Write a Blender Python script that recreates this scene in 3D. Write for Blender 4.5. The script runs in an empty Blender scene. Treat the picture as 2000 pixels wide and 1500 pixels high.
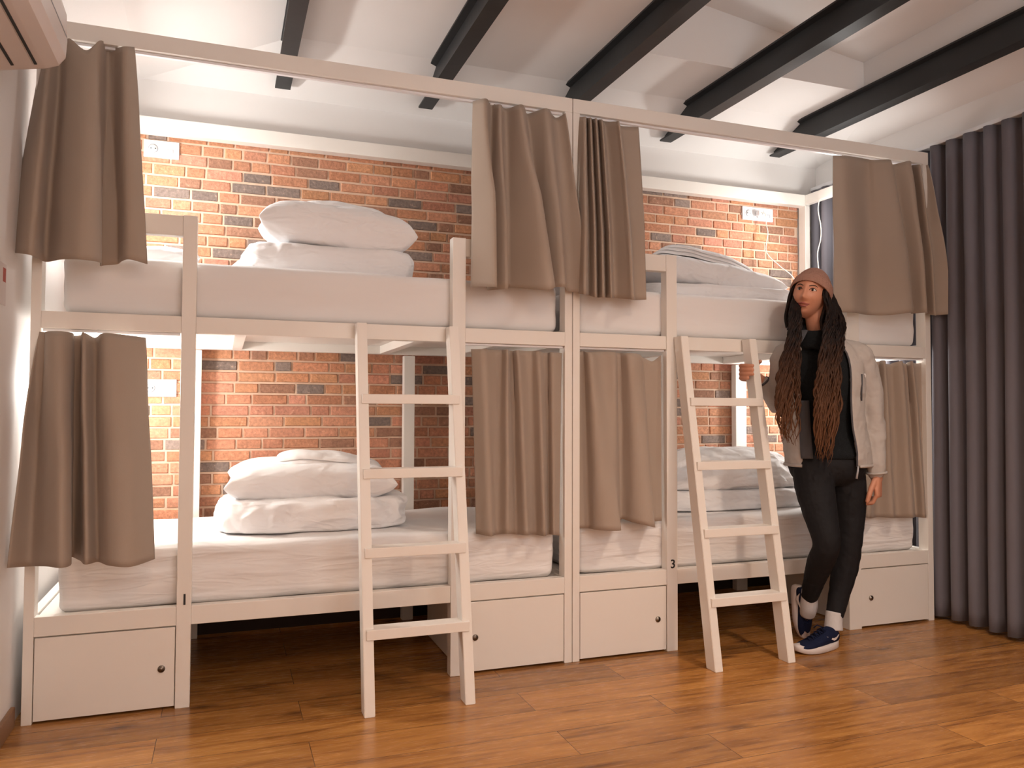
import bpy, bmesh, math, random
from mathutils import Vector, Matrix, noise
C = bpy.context.scene.collection
PI = math.pi
# ------------------------------------------------------------------ camera, world, lights, exposure
sc = bpy.context.scene
cam_d = bpy.data.cameras.new('camera'); cam = bpy.data.objects.new('camera', cam_d); C.objects.link(cam)
sc.camera = cam
cam_d.sensor_fit = 'HORIZONTAL'; cam_d.sensor_width = 36.0; cam_d.lens = 36.0 * 1540.9 / 2000.0
cam_d.clip_start = 0.05
def cam_matrix(loc, yaw, pitch, roll):
    y, p, r = map(math.radians, (yaw, pitch, roll))
    F = Vector((math.sin(y)*math.cos(p), math.cos(y)*math.cos(p), math.sin(p)))
    R = Vector((math.cos(y), -math.sin(y), 0)); U = R.cross(F)
    R2 = R*math.cos(r) + U*math.sin(r); U2 = -R*math.sin(r) + U*math.cos(r)
    m = Matrix((R2, U2, -F)).transposed().to_4x4(); m.translation = Vector(loc); return m
cam.matrix_world = cam_matrix((0.6227, -3.0965, 1.0705), 20.1295, 1.9167, 0.2232)

w = bpy.data.worlds.new('world'); sc.world = w; w.use_nodes = True
w.node_tree.nodes['Background'].inputs[0].default_value = (0.9, 0.93, 1.0, 1)
w.node_tree.nodes['Background'].inputs[1].default_value = 0.05
sc.view_settings.view_transform = 'Standard'; sc.view_settings.look = 'None'
sc.view_settings.exposure = 0.10; sc.view_settings.gamma = 1.0; sc.view_settings.use_curve_mapping = False

def lamp(name, kind, loc, power, color, size=0.1, rot=(0, 0, 0), spread=None, sy=None):
    d = bpy.data.lights.new(name, kind); d.energy = power; d.color = color
    if kind == 'AREA':
        d.shape = 'DISK' if sy is None else 'RECTANGLE'; d.size = size
        if sy: d.size_y = sy
        if spread: d.spread = math.radians(spread)
    else: d.shadow_soft_size = size
    o = bpy.data.objects.new(name, d); C.objects.link(o); o.location = loc; o.rotation_euler = rot; return o
WARM = (1.0, 0.59, 0.35)
PALE = (1.0, 0.75, 0.57)
# recessed downlights of the room (narrow cones, so the canopy headers stay dim)
lamp('ceiling_downlight', 'AREA', (0.85, -1.45, 2.77), 33, WARM, 0.14, spread=125)
lamp('ceiling_downlight', 'AREA', (2.85, -1.75, 2.77), 18, PALE, 0.14, spread=125)
lamp('ceiling_downlight', 'AREA', (0.9, -3.4, 2.62), 20, WARM, 0.3)
lamp('ceiling_fill', 'AREA', (2.2, -4.0, 1.7), 60, (0.86, 0.93, 1.0), 0.8, rot=(PI, 0, 0))  # added cool fill aimed at the ceiling, stands for no fixture
# added broad fill far behind the camera, not an actual doorway
lamp('front_fill', 'AREA', (2.0, -4.55, 1.5), 22, (1.0, 0.77, 0.60), 2.6, rot=(PI/2, 0, 0), sy=1.9)
COOL = (1.0, 0.97, 0.93)
lamp('bunk_light', 'AREA', (0.06, 0.48, 2.08), 13, COOL, 0.16, rot=(0, -1.2, 0))
lamp('bunk_light', 'AREA', (4.02, 0.48, 2.10), 10, COOL, 0.16, rot=(0, 1.2, 0))
lamp('bunk_light', 'POINT', (0.12, 0.62, 2.12), 2.5, COOL, 0.06)
lamp('bunk_light', 'POINT', (3.95, 0.55, 2.20), 4.5, COOL, 0.06)
lamp('bunk_light', 'POINT', (0.10, 0.49, 1.18), 18, COOL, 0.05)
lamp('bunk_light', 'POINT', (3.96, 0.52, 1.18), 15, COOL, 0.05)

# ------------------------------------------------------------------ materials
def new_mat(name, col, rough=0.5, metal=0.0, spec=0.5, sheen=0.0):
    m = bpy.data.materials.new(name); m.use_nodes = True; b = m.node_tree.nodes['Principled BSDF']
    b.inputs['Base Color'].default_value = (*col, 1); b.inputs['Roughness'].default_value = rough
    b.inputs['Metallic'].default_value = metal; b.inputs['Specular IOR Level'].default_value = spec
    if sheen: b.inputs['Sheen Weight'].default_value = sheen
    return m, m.node_tree, b
def node(nt, typ, **kw):
    n = nt.nodes.new(typ)
    for k, v in kw.items():
        if k.startswith('i_'): n.inputs[k[2:].replace('_', ' ')].default_value = v
        else: setattr(n, k, v)
    return n
def add_noise(nt, b, col, var=0.12, scale=8, bump=0.1, bscale=60, stretch=(1, 1, 1), dist=0.002, detail=4):
    tc = node(nt, 'ShaderNodeTexCoord'); mp = node(nt, 'ShaderNodeMapping'); mp.inputs['Scale'].default_value = stretch
    nt.links.new(tc.outputs['Object'], mp.inputs['Vector'])
    n = node(nt, 'ShaderNodeTexNoise', i_Scale=scale, i_Detail=detail); nt.links.new(mp.outputs[0], n.inputs['Vector'])
    cr = node(nt, 'ShaderNodeMix', data_type='RGBA')
    cr.inputs['A'].default_value = (*[c*(1-var) for c in col], 1); cr.inputs['B'].default_value = (*[min(1, c*(1+var)) for c in col], 1)
    nt.links.new(n.outputs['Fac'], cr.inputs['Factor']); nt.links.new(cr.outputs['Result'], b.inputs['Base Color'])
    if bump:
        n2 = node(nt, 'ShaderNodeTexNoise', i_Scale=bscale, i_Detail=detail); nt.links.new(mp.outputs[0], n2.inputs['Vector'])
        bp = node(nt, 'ShaderNodeBump', i_Strength=bump, i_Distance=dist); nt.links.new(n2.outputs['Fac'], bp.inputs['Height'])
        nt.links.new(bp.outputs[0], b.inputs['Normal'])
    return mp
def simple(name, col, rough=0.5, var=0.06, scale=8, bump=0.1, bscale=60, metal=0, spec=0.5, stretch=(1, 1, 1), dist=0.002, sheen=0, detail=4):
    m, nt, b = new_mat(name, col, rough, metal, spec, sheen)
    add_noise(nt, b, col, var, scale, bump, bscale, stretch, dist, detail); return m
M = {}
M['paint'] = simple('cream paint', (0.84, 0.80, 0.745), 0.42, 0.02, 3, 0.05, 120)
M['plaster'] = simple('white plaster', (0.80, 0.785, 0.77), 0.85, 0.03, 2.5, 0.15, 30, dist=0.003)
M['wallpaint'] = simple('wall paint', (0.82, 0.79, 0.77), 0.7, 0.05, 3, 0.25, 14, dist=0.004)
M['curtain'] = simple('taupe cloth', (0.400, 0.322, 0.262), 0.9, 0.05, 5, 0.3, 500, spec=0.2, dist=0.0008, sheen=0.15)
M['grey_cloth'] = simple('grey cloth', (0.165, 0.155, 0.175), 0.92, 0.06, 5, 0.3, 450, spec=0.2, dist=0.0008, sheen=0.1)
M['steel'] = simple('dark painted steel', (0.018, 0.020, 0.022), 0.5, 0.3, 6, 0.25, 40)
M['plastic'] = simple('white plastic', (0.82, 0.82, 0.84), 0.3, 0.01, 3, 0.0)
M['acplastic'] = simple('pale plastic', (0.70, 0.62, 0.58), 0.35, 0.02, 3, 0.0)
M['dark'] = simple('dark plastic', (0.012, 0.012, 0.013), 0.5, 0.1, 9, 0.0)
M['slot'] = simple('socket grey', (0.42, 0.43, 0.46), 0.5, 0.05, 9, 0.0)
M['metal'] = simple('brushed metal', (0.30, 0.27, 0.24), 0.35, 0.1, 30, 0.1, metal=1.0)
M['sheet'] = simple('white cotton sheet', (0.84, 0.825, 0.82), 0.85, 0.02, 3, 0.6, 7, stretch=(0.45, 1.2, 3.6), dist=0.022, spec=0.2, detail=2)
M['duvet'] = simple('white duvet cotton', (0.88, 0.875, 0.885), 0.85, 0.02, 3, 1.0, 9, stretch=(1.0, 1.0, 1.8), dist=0.035, spec=0.2, detail=3)
M['skin'] = simple('skin', (0.58, 0.265, 0.165), 0.5, 0.05, 20, 0.12, 180)
M['lip'] = simple('lip', (0.33, 0.085, 0.07), 0.4, 0.05, 20, 0)
M['brow'] = simple('dark brow', (0.025, 0.012, 0.008), 0.8, 0.1, 60, 0.3)
M['eyewhite'] = simple('eye white', (0.75, 0.70, 0.66), 0.2, 0.01, 5, 0)
M['iris'] = simple('dark iris', (0.02, 0.009, 0.005), 0.1, 0.1, 50, 0)
M['jacket'] = simple('light softshell', (0.46, 0.425, 0.40), 0.85, 0.04, 6, 0.3, 60, dist=0.003, spec=0.2)
M['lining'] = simple('grey lining', (0.075, 0.075, 0.085), 0.9, 0.1, 20, 0.3, 100)
M['sweater'] = simple('dark knit', (0.012, 0.014, 0.016), 0.95, 0.3, 90, 0.8, 220, spec=0.15, dist=0.004)
M['leggings'] = simple('black leggings', (0.010, 0.010, 0.012), 0.75, 0.2, 9, 0.3, 50, spec=0.25, dist=0.003)
M['legpanel'] = simple('black mesh cloth', (0.004, 0.004, 0.005), 0.6, 0.2, 30, 0.4, 300, spec=0.3)
M['hat'] = simple('dusty pink knit', (0.40, 0.225, 0.175), 0.95, 0.10, 60, 1.0, 150, spec=0.15, dist=0.006)
M['shoe'] = simple('navy knit', (0.008, 0.013, 0.042), 0.85, 0.25, 40, 0.6, 250, spec=0.2)
M['sole'] = simple('white rubber', (0.68, 0.62, 0.60), 0.6, 0.04, 10, 0.1)
M['sock'] = simple('pale sock', (0.60, 0.58, 0.58), 0.95, 0.08, 60, 0.5, 200)
M['notice'] = simple('paper', (0.72, 0.66, 0.64), 0.7, 0.02, 9, 0)
M['noticered'] = simple('red print', (0.40, 0.08, 0.06), 0.7, 0.1, 60, 0)
M['basewood'] = simple('baseboard wood', (0.23, 0.115, 0.055), 0.45, 0.2, 6, 0.1, stretch=(1, 12, 30))
M['cable'] = simple('cream cable', (0.78, 0.76, 0.68), 0.4, 0.02, 9, 0)

def hair_mat():
    m, nt, b = new_mat('dark brown hair', (0.03, 0.01, 0.006), 0.6, 0, 0.25)
    tc = node(nt, 'ShaderNodeTexCoord'); sp = node(nt, 'ShaderNodeSeparateXYZ'); nt.links.new(tc.outputs['Object'], sp.inputs[0])
    mr = node(nt, 'ShaderNodeMapRange'); mr.inputs['From Min'].default_value = 1.42; mr.inputs['From Max'].default_value = 0.95
    nt.links.new(sp.outputs['Z'], mr.inputs['Value'])
    n = node(nt, 'ShaderNodeTexNoise', i_Scale=55, i_Detail=2); nt.links.new(tc.outputs['Object'], n.inputs['Vector'])
    ad = node(nt, 'ShaderNodeMath', operation='MULTIPLY_ADD'); nt.links.new(n.outputs['Fac'], ad.inputs[0]); ad.inputs[1].default_value = 0.7
    ad.inputs[2].default_value = -0.35
    a2 = node(nt, 'ShaderNodeMath', operation='ADD', use_clamp=True); nt.links.new(ad.outputs[0], a2.inputs[0]); nt.links.new(mr.outputs[0], a2.inputs[1])
    cr = node(nt, 'ShaderNodeMix', data_type='RGBA'); cr.inputs['A'].default_value = (0.006, 0.003, 0.003, 1); cr.inputs['B'].default_value = (0.125, 0.052, 0.022, 1)
    nt.links.new(a2.outputs[0], cr.inputs['Factor']); nt.links.new(cr.outputs['Result'], b.inputs['Base Color']); return m
def creased(name, col, scale, stretch, dist, width=0.10, distortion=1.2, strength=0.4):
    """white cotton with narrow creases running through it"""
    m, nt, b = new_mat(name, col, 0.85, 0, 0.2); L = nt.links.new
    tc = node(nt, 'ShaderNodeTexCoord'); prev = None; h = None
    for k, (sc_, st, w_) in enumerate(((scale, stretch, 1.0), (scale*2.1, (stretch[1], stretch[0], stretch[2]), 0.45))):
        mp = node(nt, 'ShaderNodeMapping'); mp.inputs['Scale'].default_value = st; mp.inputs['Rotation'].default_value = (0, 0.12*(k+1), 0.35*k); L(tc.outputs['Object'], mp.inputs[0])
        n = node(nt, 'ShaderNodeTexNoise', i_Scale=sc_, i_Detail=1.5, i_Distortion=distortion); L(mp.outputs[0], n.inputs['Vector'])
        a = node(nt, 'ShaderNodeMath', operation='SUBTRACT'); L(n.outputs['Fac'], a.inputs[0]); a.inputs[1].default_value = 0.5
        ab = node(nt, 'ShaderNodeMath', operation='ABSOLUTE'); L(a.outputs[0], ab.inputs[0])
        mr = node(nt, 'ShaderNodeMapRange', interpolation_type='SMOOTHSTEP'); mr.inputs['From Max'].default_value = width; mr.inputs['To Min'].default_value = w_; mr.inputs['To Max'].default_value = 0.0
        L(ab.outputs[0], mr.inputs['Value'])
        if h is None: h = mr.outputs[0]
        else:
            ad = node(nt, 'ShaderNodeMath', operation='ADD'); L(h, ad.inputs[0]); L(mr.outputs[0], ad.inputs[1]); h = ad.outputs[0]
    bp = node(nt, 'ShaderNodeBump', i_Strength=strength, i_Distance=dist); L(h, bp.inputs['Height']); L(bp.outputs[0], b.inputs['Normal']); return m
M['sheet'] = creased('white fitted sheet cotton', (0.84, 0.825, 0.82), 3.0, (0.45, 1.0, 5.0), 0.007, 0.15, 0.5, 0.42)
M['sheet_smooth'] = creased('white smooth sheet cotton', (0.84, 0.825, 0.82), 2.0, (0.5, 1.0, 4.0), 0.006, 0.22, 0.4, 0.14)
M['duvet'] = creased('white duvet cotton', (0.88, 0.875, 0.885), 4.2, (1.0, 1.0, 2.0), 0.011, 0.17, 0.8, 0.42)
M['hair'] = hair_mat()

def floor_mat():
    m, nt, b = new_mat('oak laminate', (0.4, 0.18, 0.06), 0.3, 0, 0.5)
    L = nt.links.new
    tc = node(nt, 'ShaderNodeTexCoord')
    br = node(nt, 'ShaderNodeTexBrick', offset=0.37, offset_frequency=2)
    br.inputs['Scale'].default_value = 1.0; br.inputs['Brick Width'].default_value = 1.25; br.inputs['Row Height'].default_value = 0.19
    br.inputs['Mortar Size'].default_value = 0.0012; br.inputs['Mortar Smooth'].default_value = 0.2; br.inputs['Bias'].default_value = 0.0
    br.inputs['Color1'].default_value = (0, 0, 0, 1); br.inputs['Color2'].default_value = (1, 1, 1, 1); br.inputs['Mortar'].default_value = (0.5, 0.5, 0.5, 1)
    mp0 = node(nt, 'ShaderNodeMapping'); mp0.inputs['Location'].default_value = (0.35, 0.07, 0)
    L(tc.outputs['Object'], mp0.inputs[0]); L(mp0.outputs[0], br.inputs['Vector'])
    # grain coordinates shifted per plank
    vm = node(nt, 'ShaderNodeVectorMath', operation='MULTIPLY_ADD'); vm.inputs[1].default_value = (7.3, 3.1, 0)
    L(br.outputs['Color'], vm.inputs[0]); L(tc.outputs['Object'], vm.inputs[2])
    mp = node(nt, 'ShaderNodeMapping'); mp.inputs['Scale'].default_value = (1.1, 9.0, 1); L(vm.outputs[0], mp.inputs[0])
    n1 = node(nt, 'ShaderNodeTexNoise', i_Scale=2.2, i_Detail=6, i_Distortion=1.1); L(mp.outputs[0], n1.inputs['Vector'])
    mp2 = node(nt, 'ShaderNodeMapping'); mp2.inputs['Scale'].default_value = (4, 90.0, 1); L(vm.outputs[0], mp2.inputs[0])
    n2 = node(nt, 'ShaderNodeTexNoise', i_Scale=3.0, i_Detail=4); L(mp2.outputs[0], n2.inputs['Vector'])
    wv = node(nt, 'ShaderNodeTexWave', wave_type='RINGS', i_Scale=1.3, i_Distortion=5.0, i_Detail=3.0); wv.inputs['Detail Scale'].default_value = 1.6
    mp3 = node(nt, 'ShaderNodeMapping'); mp3.inputs['Scale'].default_value = (0.9, 7.0, 1); L(vm.outputs[0], mp3.inputs[0]); L(mp3.outputs[0], wv.inputs['Vector'])
    cr = node(nt, 'ShaderNodeValToRGB'); e = cr.color_ramp.elements
    e[0].position = 0.20; e[0].color = (0.15, 0.055, 0.015, 1); e[1].position = 0.82; e[1].color = (0.56, 0.27, 0.078, 1)
    x = cr.color_ramp.elements.new(0.46); x.color = (0.38, 0.165, 0.042, 1)
    s = node(nt, 'ShaderNodeMath', operation='MULTIPLY_ADD'); L(n2.outputs['Fac'], s.inputs[0]); s.inputs[1].default_value = 0.18; L(n1.outputs['Fac'], s.inputs[2])
    s2 = node(nt, 'ShaderNodeMath', operation='MULTIPLY_ADD'); L(wv.outputs['Fac'], s2.inputs[0]); s2.inputs[1].default_value = 0.10; L(s.outputs[0], s2.inputs[2])
    s3 = node(nt, 'ShaderNodeMath', operation='SUBTRACT'); L(s2.outputs[0], s3.inputs[0]); s3.inputs[1].default_value = 0.13
    L(s3.outputs[0], cr.inputs[0])
    # plank tone
    tone = node(nt, 'ShaderNodeMapRange'); tone.inputs['To Min'].default_value = 0.80; tone.inputs['To Max'].default_value = 1.18
    L(br.outputs['Color'], tone.inputs['Value'])
    mu = node(nt, 'ShaderNodeVectorMath', operation='SCALE'); L(cr.outputs[0], mu.inputs[0]); L(tone.outputs[0], mu.inputs['Scale'])
    # knots
    vo = node(nt, 'ShaderNodeTexVoronoi', i_Scale=1.0); mp4 = node(nt, 'ShaderNodeMapping'); mp4.inputs['Scale'].default_value = (1.7, 5.0, 1)
    L(vm.outputs[0], mp4.inputs[0]); L(mp4.outputs[0], vo.inputs['Vector'])
    kr = node(nt, 'ShaderNodeMapRange'); kr.inputs['From Min'].default_value = 0.03; kr.inputs['From Max'].default_value = 0.13
    kr.inputs['To Min'].default_value = 0.75; kr.inputs['To Max'].default_value = 0.0; L(vo.outputs['Distance'], kr.inputs['Value'])
    kx = node(nt, 'ShaderNodeMix', data_type='RGBA'); kx.inputs['B'].default_value = (0.07, 0.022, 0.008, 1)
    L(kr.outputs[0], kx.inputs['Factor']); L(mu.outputs[0], kx.inputs['A'])
    mx = node(nt, 'ShaderNodeMix', data_type='RGBA'); mx.inputs['B'].default_value = (0.10, 0.04, 0.015, 1)
    L(br.outputs['Fac'], mx.inputs['Factor']); L(kx.outputs['Result'], mx.inputs['A']); L(mx.outputs['Result'], b.inputs['Base Color'])
    rr = node(nt, 'ShaderNodeMapRange'); rr.inputs['To Min'].default_value = 0.17; rr.inputs['To Max'].default_value = 0.34
    L(n2.outputs['Fac'], rr.inputs['Value']); L(rr.outputs[0], b.inputs['Roughness'])
    bp = node(nt, 'ShaderNodeBump', i_Strength=0.25, i_Distance=0.001)
    sb = node(nt, 'ShaderNodeMath', operation='SUBTRACT'); L(n2.outputs['Fac'], sb.inputs[0]); L(br.outputs['Fac'], sb.inputs[1])
    L(sb.outputs[0], bp.inputs['Height']); L(bp.outputs[0], b.inputs['Normal'])
    return m
M['floor'] = floor_mat()

def brick_mat():
    m, nt, b = new_mat('facing brick', (0.5, 0.2, 0.1), 0.85, 0, 0.25); L = nt.links.new
    at = node(nt, 'ShaderNodeAttribute', attribute_name='Col'); tc = node(nt, 'ShaderNodeTexCoord')
    n = node(nt, 'ShaderNodeTexNoise', i_Scale=70, i_Detail=4); n.inputs['Roughness'].default_value = 0.65; L(tc.outputs['Object'], n.inputs['Vector'])
    mr = node(nt, 'ShaderNodeMapRange'); mr.inputs['From Min'].default_value = 0.3; mr.inputs['From Max'].default_value = 0.7
    mr.inputs['To Min'].default_value = 0.72; mr.inputs['To Max'].default_value = 1.25; L(n.outputs['Fac'], mr.inputs['Value'])
    mu = node(nt, 'ShaderNodeVectorMath', operation='SCALE'); L(at.outputs['Color'], mu.inputs[0]); L(mr.outputs[0], mu.inputs['Scale'])
    n3 = node(nt, 'ShaderNodeTexNoise', i_Scale=70, i_Detail=3); L(tc.outputs['Object'], n3.inputs['Vector'])
    r3 = node(nt, 'ShaderNodeMapRange'); r3.inputs['From Min'].default_value = 0.66; r3.inputs['From Max'].default_value = 0.74
    r3.inputs['To Max'].default_value = 0.5; L(n3.outputs['Fac'], r3.inputs['Value'])
    mx = node(nt, 'ShaderNodeMix', data_type='RGBA'); mx.inputs['B'].default_value = (0.62, 0.42, 0.30, 1); L(r3.outputs[0], mx.inputs['Factor']); L(mu.outputs[0], mx.inputs['A'])
    L(mx.outputs['Result'], b.inputs['Base Color'])
    bp = node(nt, 'ShaderNodeBump', i_Strength=0.9, i_Distance=0.005); L(n.outputs['Fac'], bp.inputs['Height']); L(bp.outputs[0], b.inputs['Normal'])
    return m
M['brick'] = brick_mat()
M['mortar'] = simple('brick mortar', (0.64, 0.46, 0.34), 0.95, 0.12, 30, 0.4, 80)

# ------------------------------------------------------------------ helpers
def link(name, bm, mats, parent=None, smooth=False, mods=None):
    me = bpy.data.meshes.new(name); bm.to_mesh(me); bm.free()
    o = bpy.data.objects.new(name, me); C.objects.link(o)
    for m in (mats if isinstance(mats, (list, tuple)) else [mats]): me.materials.append(m)
    if smooth: me.polygons.foreach_set('use_smooth', [True]*len(me.polygons))
    if parent is not None: o.parent = parent; o.matrix_parent_inverse = Matrix.Translation(-Vector(parent.location)) if parent.type == 'EMPTY' else Matrix.Identity(4)
    return o
def tag(o, label=None, cat=None, group=None, kind=None):
    if label: o['label'] = label
    if cat: o['category'] = cat
    if group: o['group'] = group
    if kind: o['kind'] = kind
    return o
def empty(name, loc, label, cat, group=None):
    o = bpy.data.objects.new(name, None); C.objects.link(o); o.location = loc; o.empty_display_size = 0.1
    return tag(o, label, cat, group)
def box(bm, x0, x1, y0, y1, z0, z1, bev=0.0, mi=0):
    vs = [bm.verts.new((x, y, z)) for x in (x0, x1) for y in (y0, y1) for z in (z0, z1)]
    fs = [bm.faces.new([vs[i] for i in f]) for f in ((0, 1, 3, 2), (4, 6, 7, 5), (0, 4, 5, 1), (2, 3, 7, 6), (0, 2, 6, 4), (1, 5, 7, 3))]
    for f in fs: f.material_index = mi
    if bev:
        r = bmesh.ops.bevel(bm, geom=list({e for f in fs for e in f.edges}), offset=bev, segments=2, affect='EDGES', profile=0.5)
        for f in r['faces']: f.material_index = mi
    return vs
def boxobj(name, b, mat, parent=None, bev=0.002, label=None):
    bm = bmesh.new(); box(bm, *b, bev=bev); o = link(name, bm, mat, parent)
    if label: o['label'] = label
    return o
def frames(pts):
    T = [(pts[min(i+1, len(pts)-1)] - pts[max(i-1, 0)]).normalized() for i in range(len(pts))]
    up = Vector((0, 0, 1)) if abs(T[0].z) < 0.9 else Vector((1, 0, 0))
    A = (up - T[0]*up.dot(T[0])).normalized(); out = []
    for t in T:
        A = (A - t*A.dot(t)).normalized(); out.append((A, t.cross(A)))
    return out
def crom(P, n):
    """Catmull-Rom through rows of numbers, n steps per span."""
    out = []
    for i in range(len(P)-1):
        p0, p1, p2, p3 = P[max(i-1, 0)], P[i], P[i+1], P[min(i+2, len(P)-1)]
        for k in range(n):
            t = k/n
            out.append([0.5*((2*b)+(-a+c)*t+(2*a-5*b+4*c-d)*t*t+(-a+3*b-3*c+d)*t*t*t) for a, b, c, d in zip(p0, p1, p2, p3)])
    out.append(list(P[-1])); return out
def tube(bm, pts, rad, seg=10, closed=True, flat=None, mi=0):
    pts = [Vector(p) for p in pts]
    if not isinstance(rad, (list, tuple)): rad = [rad]*len(pts)
    fr = frames(pts); rings = []
    for p, r, (A, B) in zip(pts, rad, fr):
        rings.append([bm.verts.new(p + A*math.cos(2*PI*k/seg)*r + B*math.sin(2*PI*k/seg)*r) for k in range(seg)])
    for a, b in zip(rings, rings[1:]):
        for k in range(seg): bm.faces.new((a[k], a[(k+1) % seg], b[(k+1) % seg], b[k])).material_index = mi
    if closed:
        bm.faces.new(rings[0][::-1]).material_index = mi; bm.faces.new(rings[-1]).material_index = mi
    return rings
def limb(bm, joints, n=6, seg=20):
    """joints: (x,y,z,r) rows, smooth tapered closed limb with rounded ends."""
    R = crom([list(j) for j in joints], n)
    p0, p1 = Vector(R[0][:3]), Vector(R[1][:3]); d = (p0-p1).normalized()
    pre = [list(p0 + d*R[0][3]*s) + [R[0][3]*c] for s, c in ((0.97, 0.22), (0.75, 0.65), (0.4, 0.9))]
    q0, q1 = Vector(R[-1][:3]), Vector(R[-2][:3]); e = (q0-q1).normalized()
    post = [list(q0 + e*R[-1][3]*s) + [R[-1][3]*c] for s, c in ((0.4, 0.9), (0.75, 0.65), (0.97, 0.22))]
    R = pre + R + post
    tube(bm, [r[:3] for r in R], [max(1e-4, r[3]) for r in R], seg)
def loft(bm, rings, seg=32, cap=True, a0=0, a1=2*PI, power=2.0):
    """rings: (centre, X axis*rx, Y axis*ry)."""
    full = abs(a1-a0-2*PI) < 1e-6; out = []
    for c, X, Y in rings:
        row = []
        for k in range(seg if full else seg+1):
            a = a0+(a1-a0)*k/seg; ca, sa = math.cos(a), math.sin(a)
            if power != 2: ca = math.copysign(abs(ca)**(2/power), ca); sa = math.copysign(abs(sa)**(2/power), sa)
            row.append(bm.verts.new(c + X*ca + Y*sa))
        out.append(row)
    n = len(out[0])
    for a, b in zip(out, out[1:]):
        for k in range(n if full else n-1): bm.faces.new((a[k], a[(k+1) % n], b[(k+1) % n], b[k]))
    if cap and full: bm.faces.new(out[0][::-1]); bm.faces.new(out[-1])
    return out
def mod(o, typ, **kw):
    m = o.modifiers.new(typ.lower(), typ)
    for k, v in kw.items(): setattr(m, k, v)
    return m
def copy_thing(o, loc, label=None):
    c = o.copy(); C.objects.link(c); c.location = loc
    if label: c['label'] = label
    for ch in list(o.children):
        k = ch.copy(); C.objects.link(k); k.parent = c
        for g in list(ch.children):
            h = g.copy(); C.objects.link(h); h.parent = k
    return c
def disc(bm, c, r, axis='y', depth=0.002, seg=20):
    c = Vector(c); d = {'x': Vector((1, 0, 0)), 'y': Vector((0, 1, 0)), 'z': Vector((0, 0, 1))}[axis]
    tube(bm, [c, c + d*depth], r, seg)

# ------------------------------------------------------------------ room shell
XL, YB, YF, ZC = -0.03, 0.975, -4.6, 2.78
struct = lambda o: tag(o, kind='structure')
bm = bmesh.new(); box(bm, -0.3, 5.2, YF-0.1, YB+0.2, -0.08, 0.0); struct(link('floor', bm, M['floor']))
bm = bmesh.new(); box(bm, XL-0.12, XL, YF-0.1, YB+0.12, 0, 3.4); struct(link('wall_left', bm, M['wallpaint']))
bm = bmesh.new(); box(bm, -0.2, 5.2, YF-0.12, YF, 0, 3.4); struct(link('wall_front', bm, M['wallpaint']))
bm = bmesh.new(); box(bm, 5.0, 5.12, YF-0.1, YB+0.12, 0, 3.4); struct(link('wall_right', bm, M['wallpaint']))
bm = bmesh.new(); box(bm, 4.20, 4.30, YF, YB, 2.50, 2.80); struct(link('trim_1', bm, M['plaster']))
# plain plastered strip of the back wall above the bed canopy, plus the part past the brickwork
bm = bmesh.new(); box(bm, XL, 4.05, YB-0.002, YB+0.12, 2.385, 2.95); box(bm, 4.05, 5.1, YB-0.002, YB+0.12, 0, 2.95)
struct(link('wall_back_upper', bm, M['plaster']))
# ceiling: low soffit on the left, tray with two sloping edges, flat part with one skylight well
bm = bmesh.new()
def face(pts): return bm.faces.new([bm.verts.new(p) for p in pts])
zs = 2.635
face([(XL, YF, zs), (XL, YB, zs), (0.24, YB, zs), (0.24, YF, zs)])
face([(0.24, YF, zs), (0.24, YB, zs), (0.90, 0.60, ZC), (0.90, YF, ZC)])
face([(0.24, YB, zs), (4.25, YB, zs), (3.75, 0.60, ZC), (0.90, 0.60, ZC)])
face([(4.25, YB, zs), (5.1, YB, zs), (5.1, YF, zs), (4.25, YF, zs)])
face([(3.75, 0.60, ZC), (4.25, YB, zs), (4.25, YF, zs), (3.95, YF, ZC), (3.95, 0.17, ZC)])
wx0, wx1, wy0, wy1, = 2.45, 3.82, -1.9, 0.17
face([(0.90, YF, ZC), (0.90, 0.60, ZC), (wx0, 0.60, ZC), (wx0, YF, ZC)])
face([(wx0, wy1, ZC), (wx0, 0.60, ZC), (3.75, 0.60, ZC), (3.95, wy1, ZC), (wx1, wy1, ZC)])
face([(wx1, wy1, ZC), (3.95, wy1, ZC), (3.95, YF, ZC), (wx1, YF, ZC)])
face([(wx0, YF, ZC), (wx0, wy0, ZC), (wx1, wy0, ZC), (wx1, YF, ZC)])
zl, zr = 3.12, 2.94
face([(wx0, wy1, ZC), (wx1, wy1, ZC), (wx1, wy1, zr), (wx0, wy1, zl)])
face([(wx0, wy0, ZC), (wx0, wy0, zl), (wx1, wy0, zr), (wx1, wy0, ZC)])
face([(wx0, wy0, ZC), (wx0, wy1, ZC), (wx0, wy1, zl), (wx0, wy0, zl)])
face([(wx1, wy0, ZC), (wx1, wy0, zr), (wx1, wy1, zr), (wx1, wy1, ZC)])
face([(wx0, wy0, zl), (wx0, wy1, zl), (wx1, wy1, zr), (wx1, wy0, zr)])
bmesh.ops.remove_doubles(bm, verts=bm.verts, dist=1e-4)
struct(link('ceiling', bm, M['plaster']))
boxobj('baseboard_left', (XL, XL+0.014, YF, -0.002, 0, 0.07), M['basewood'], bev=0.003)['kind'] = 'structure'
bpy.data.objects['baseboard_left']['kind'] = 'structure'

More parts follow.
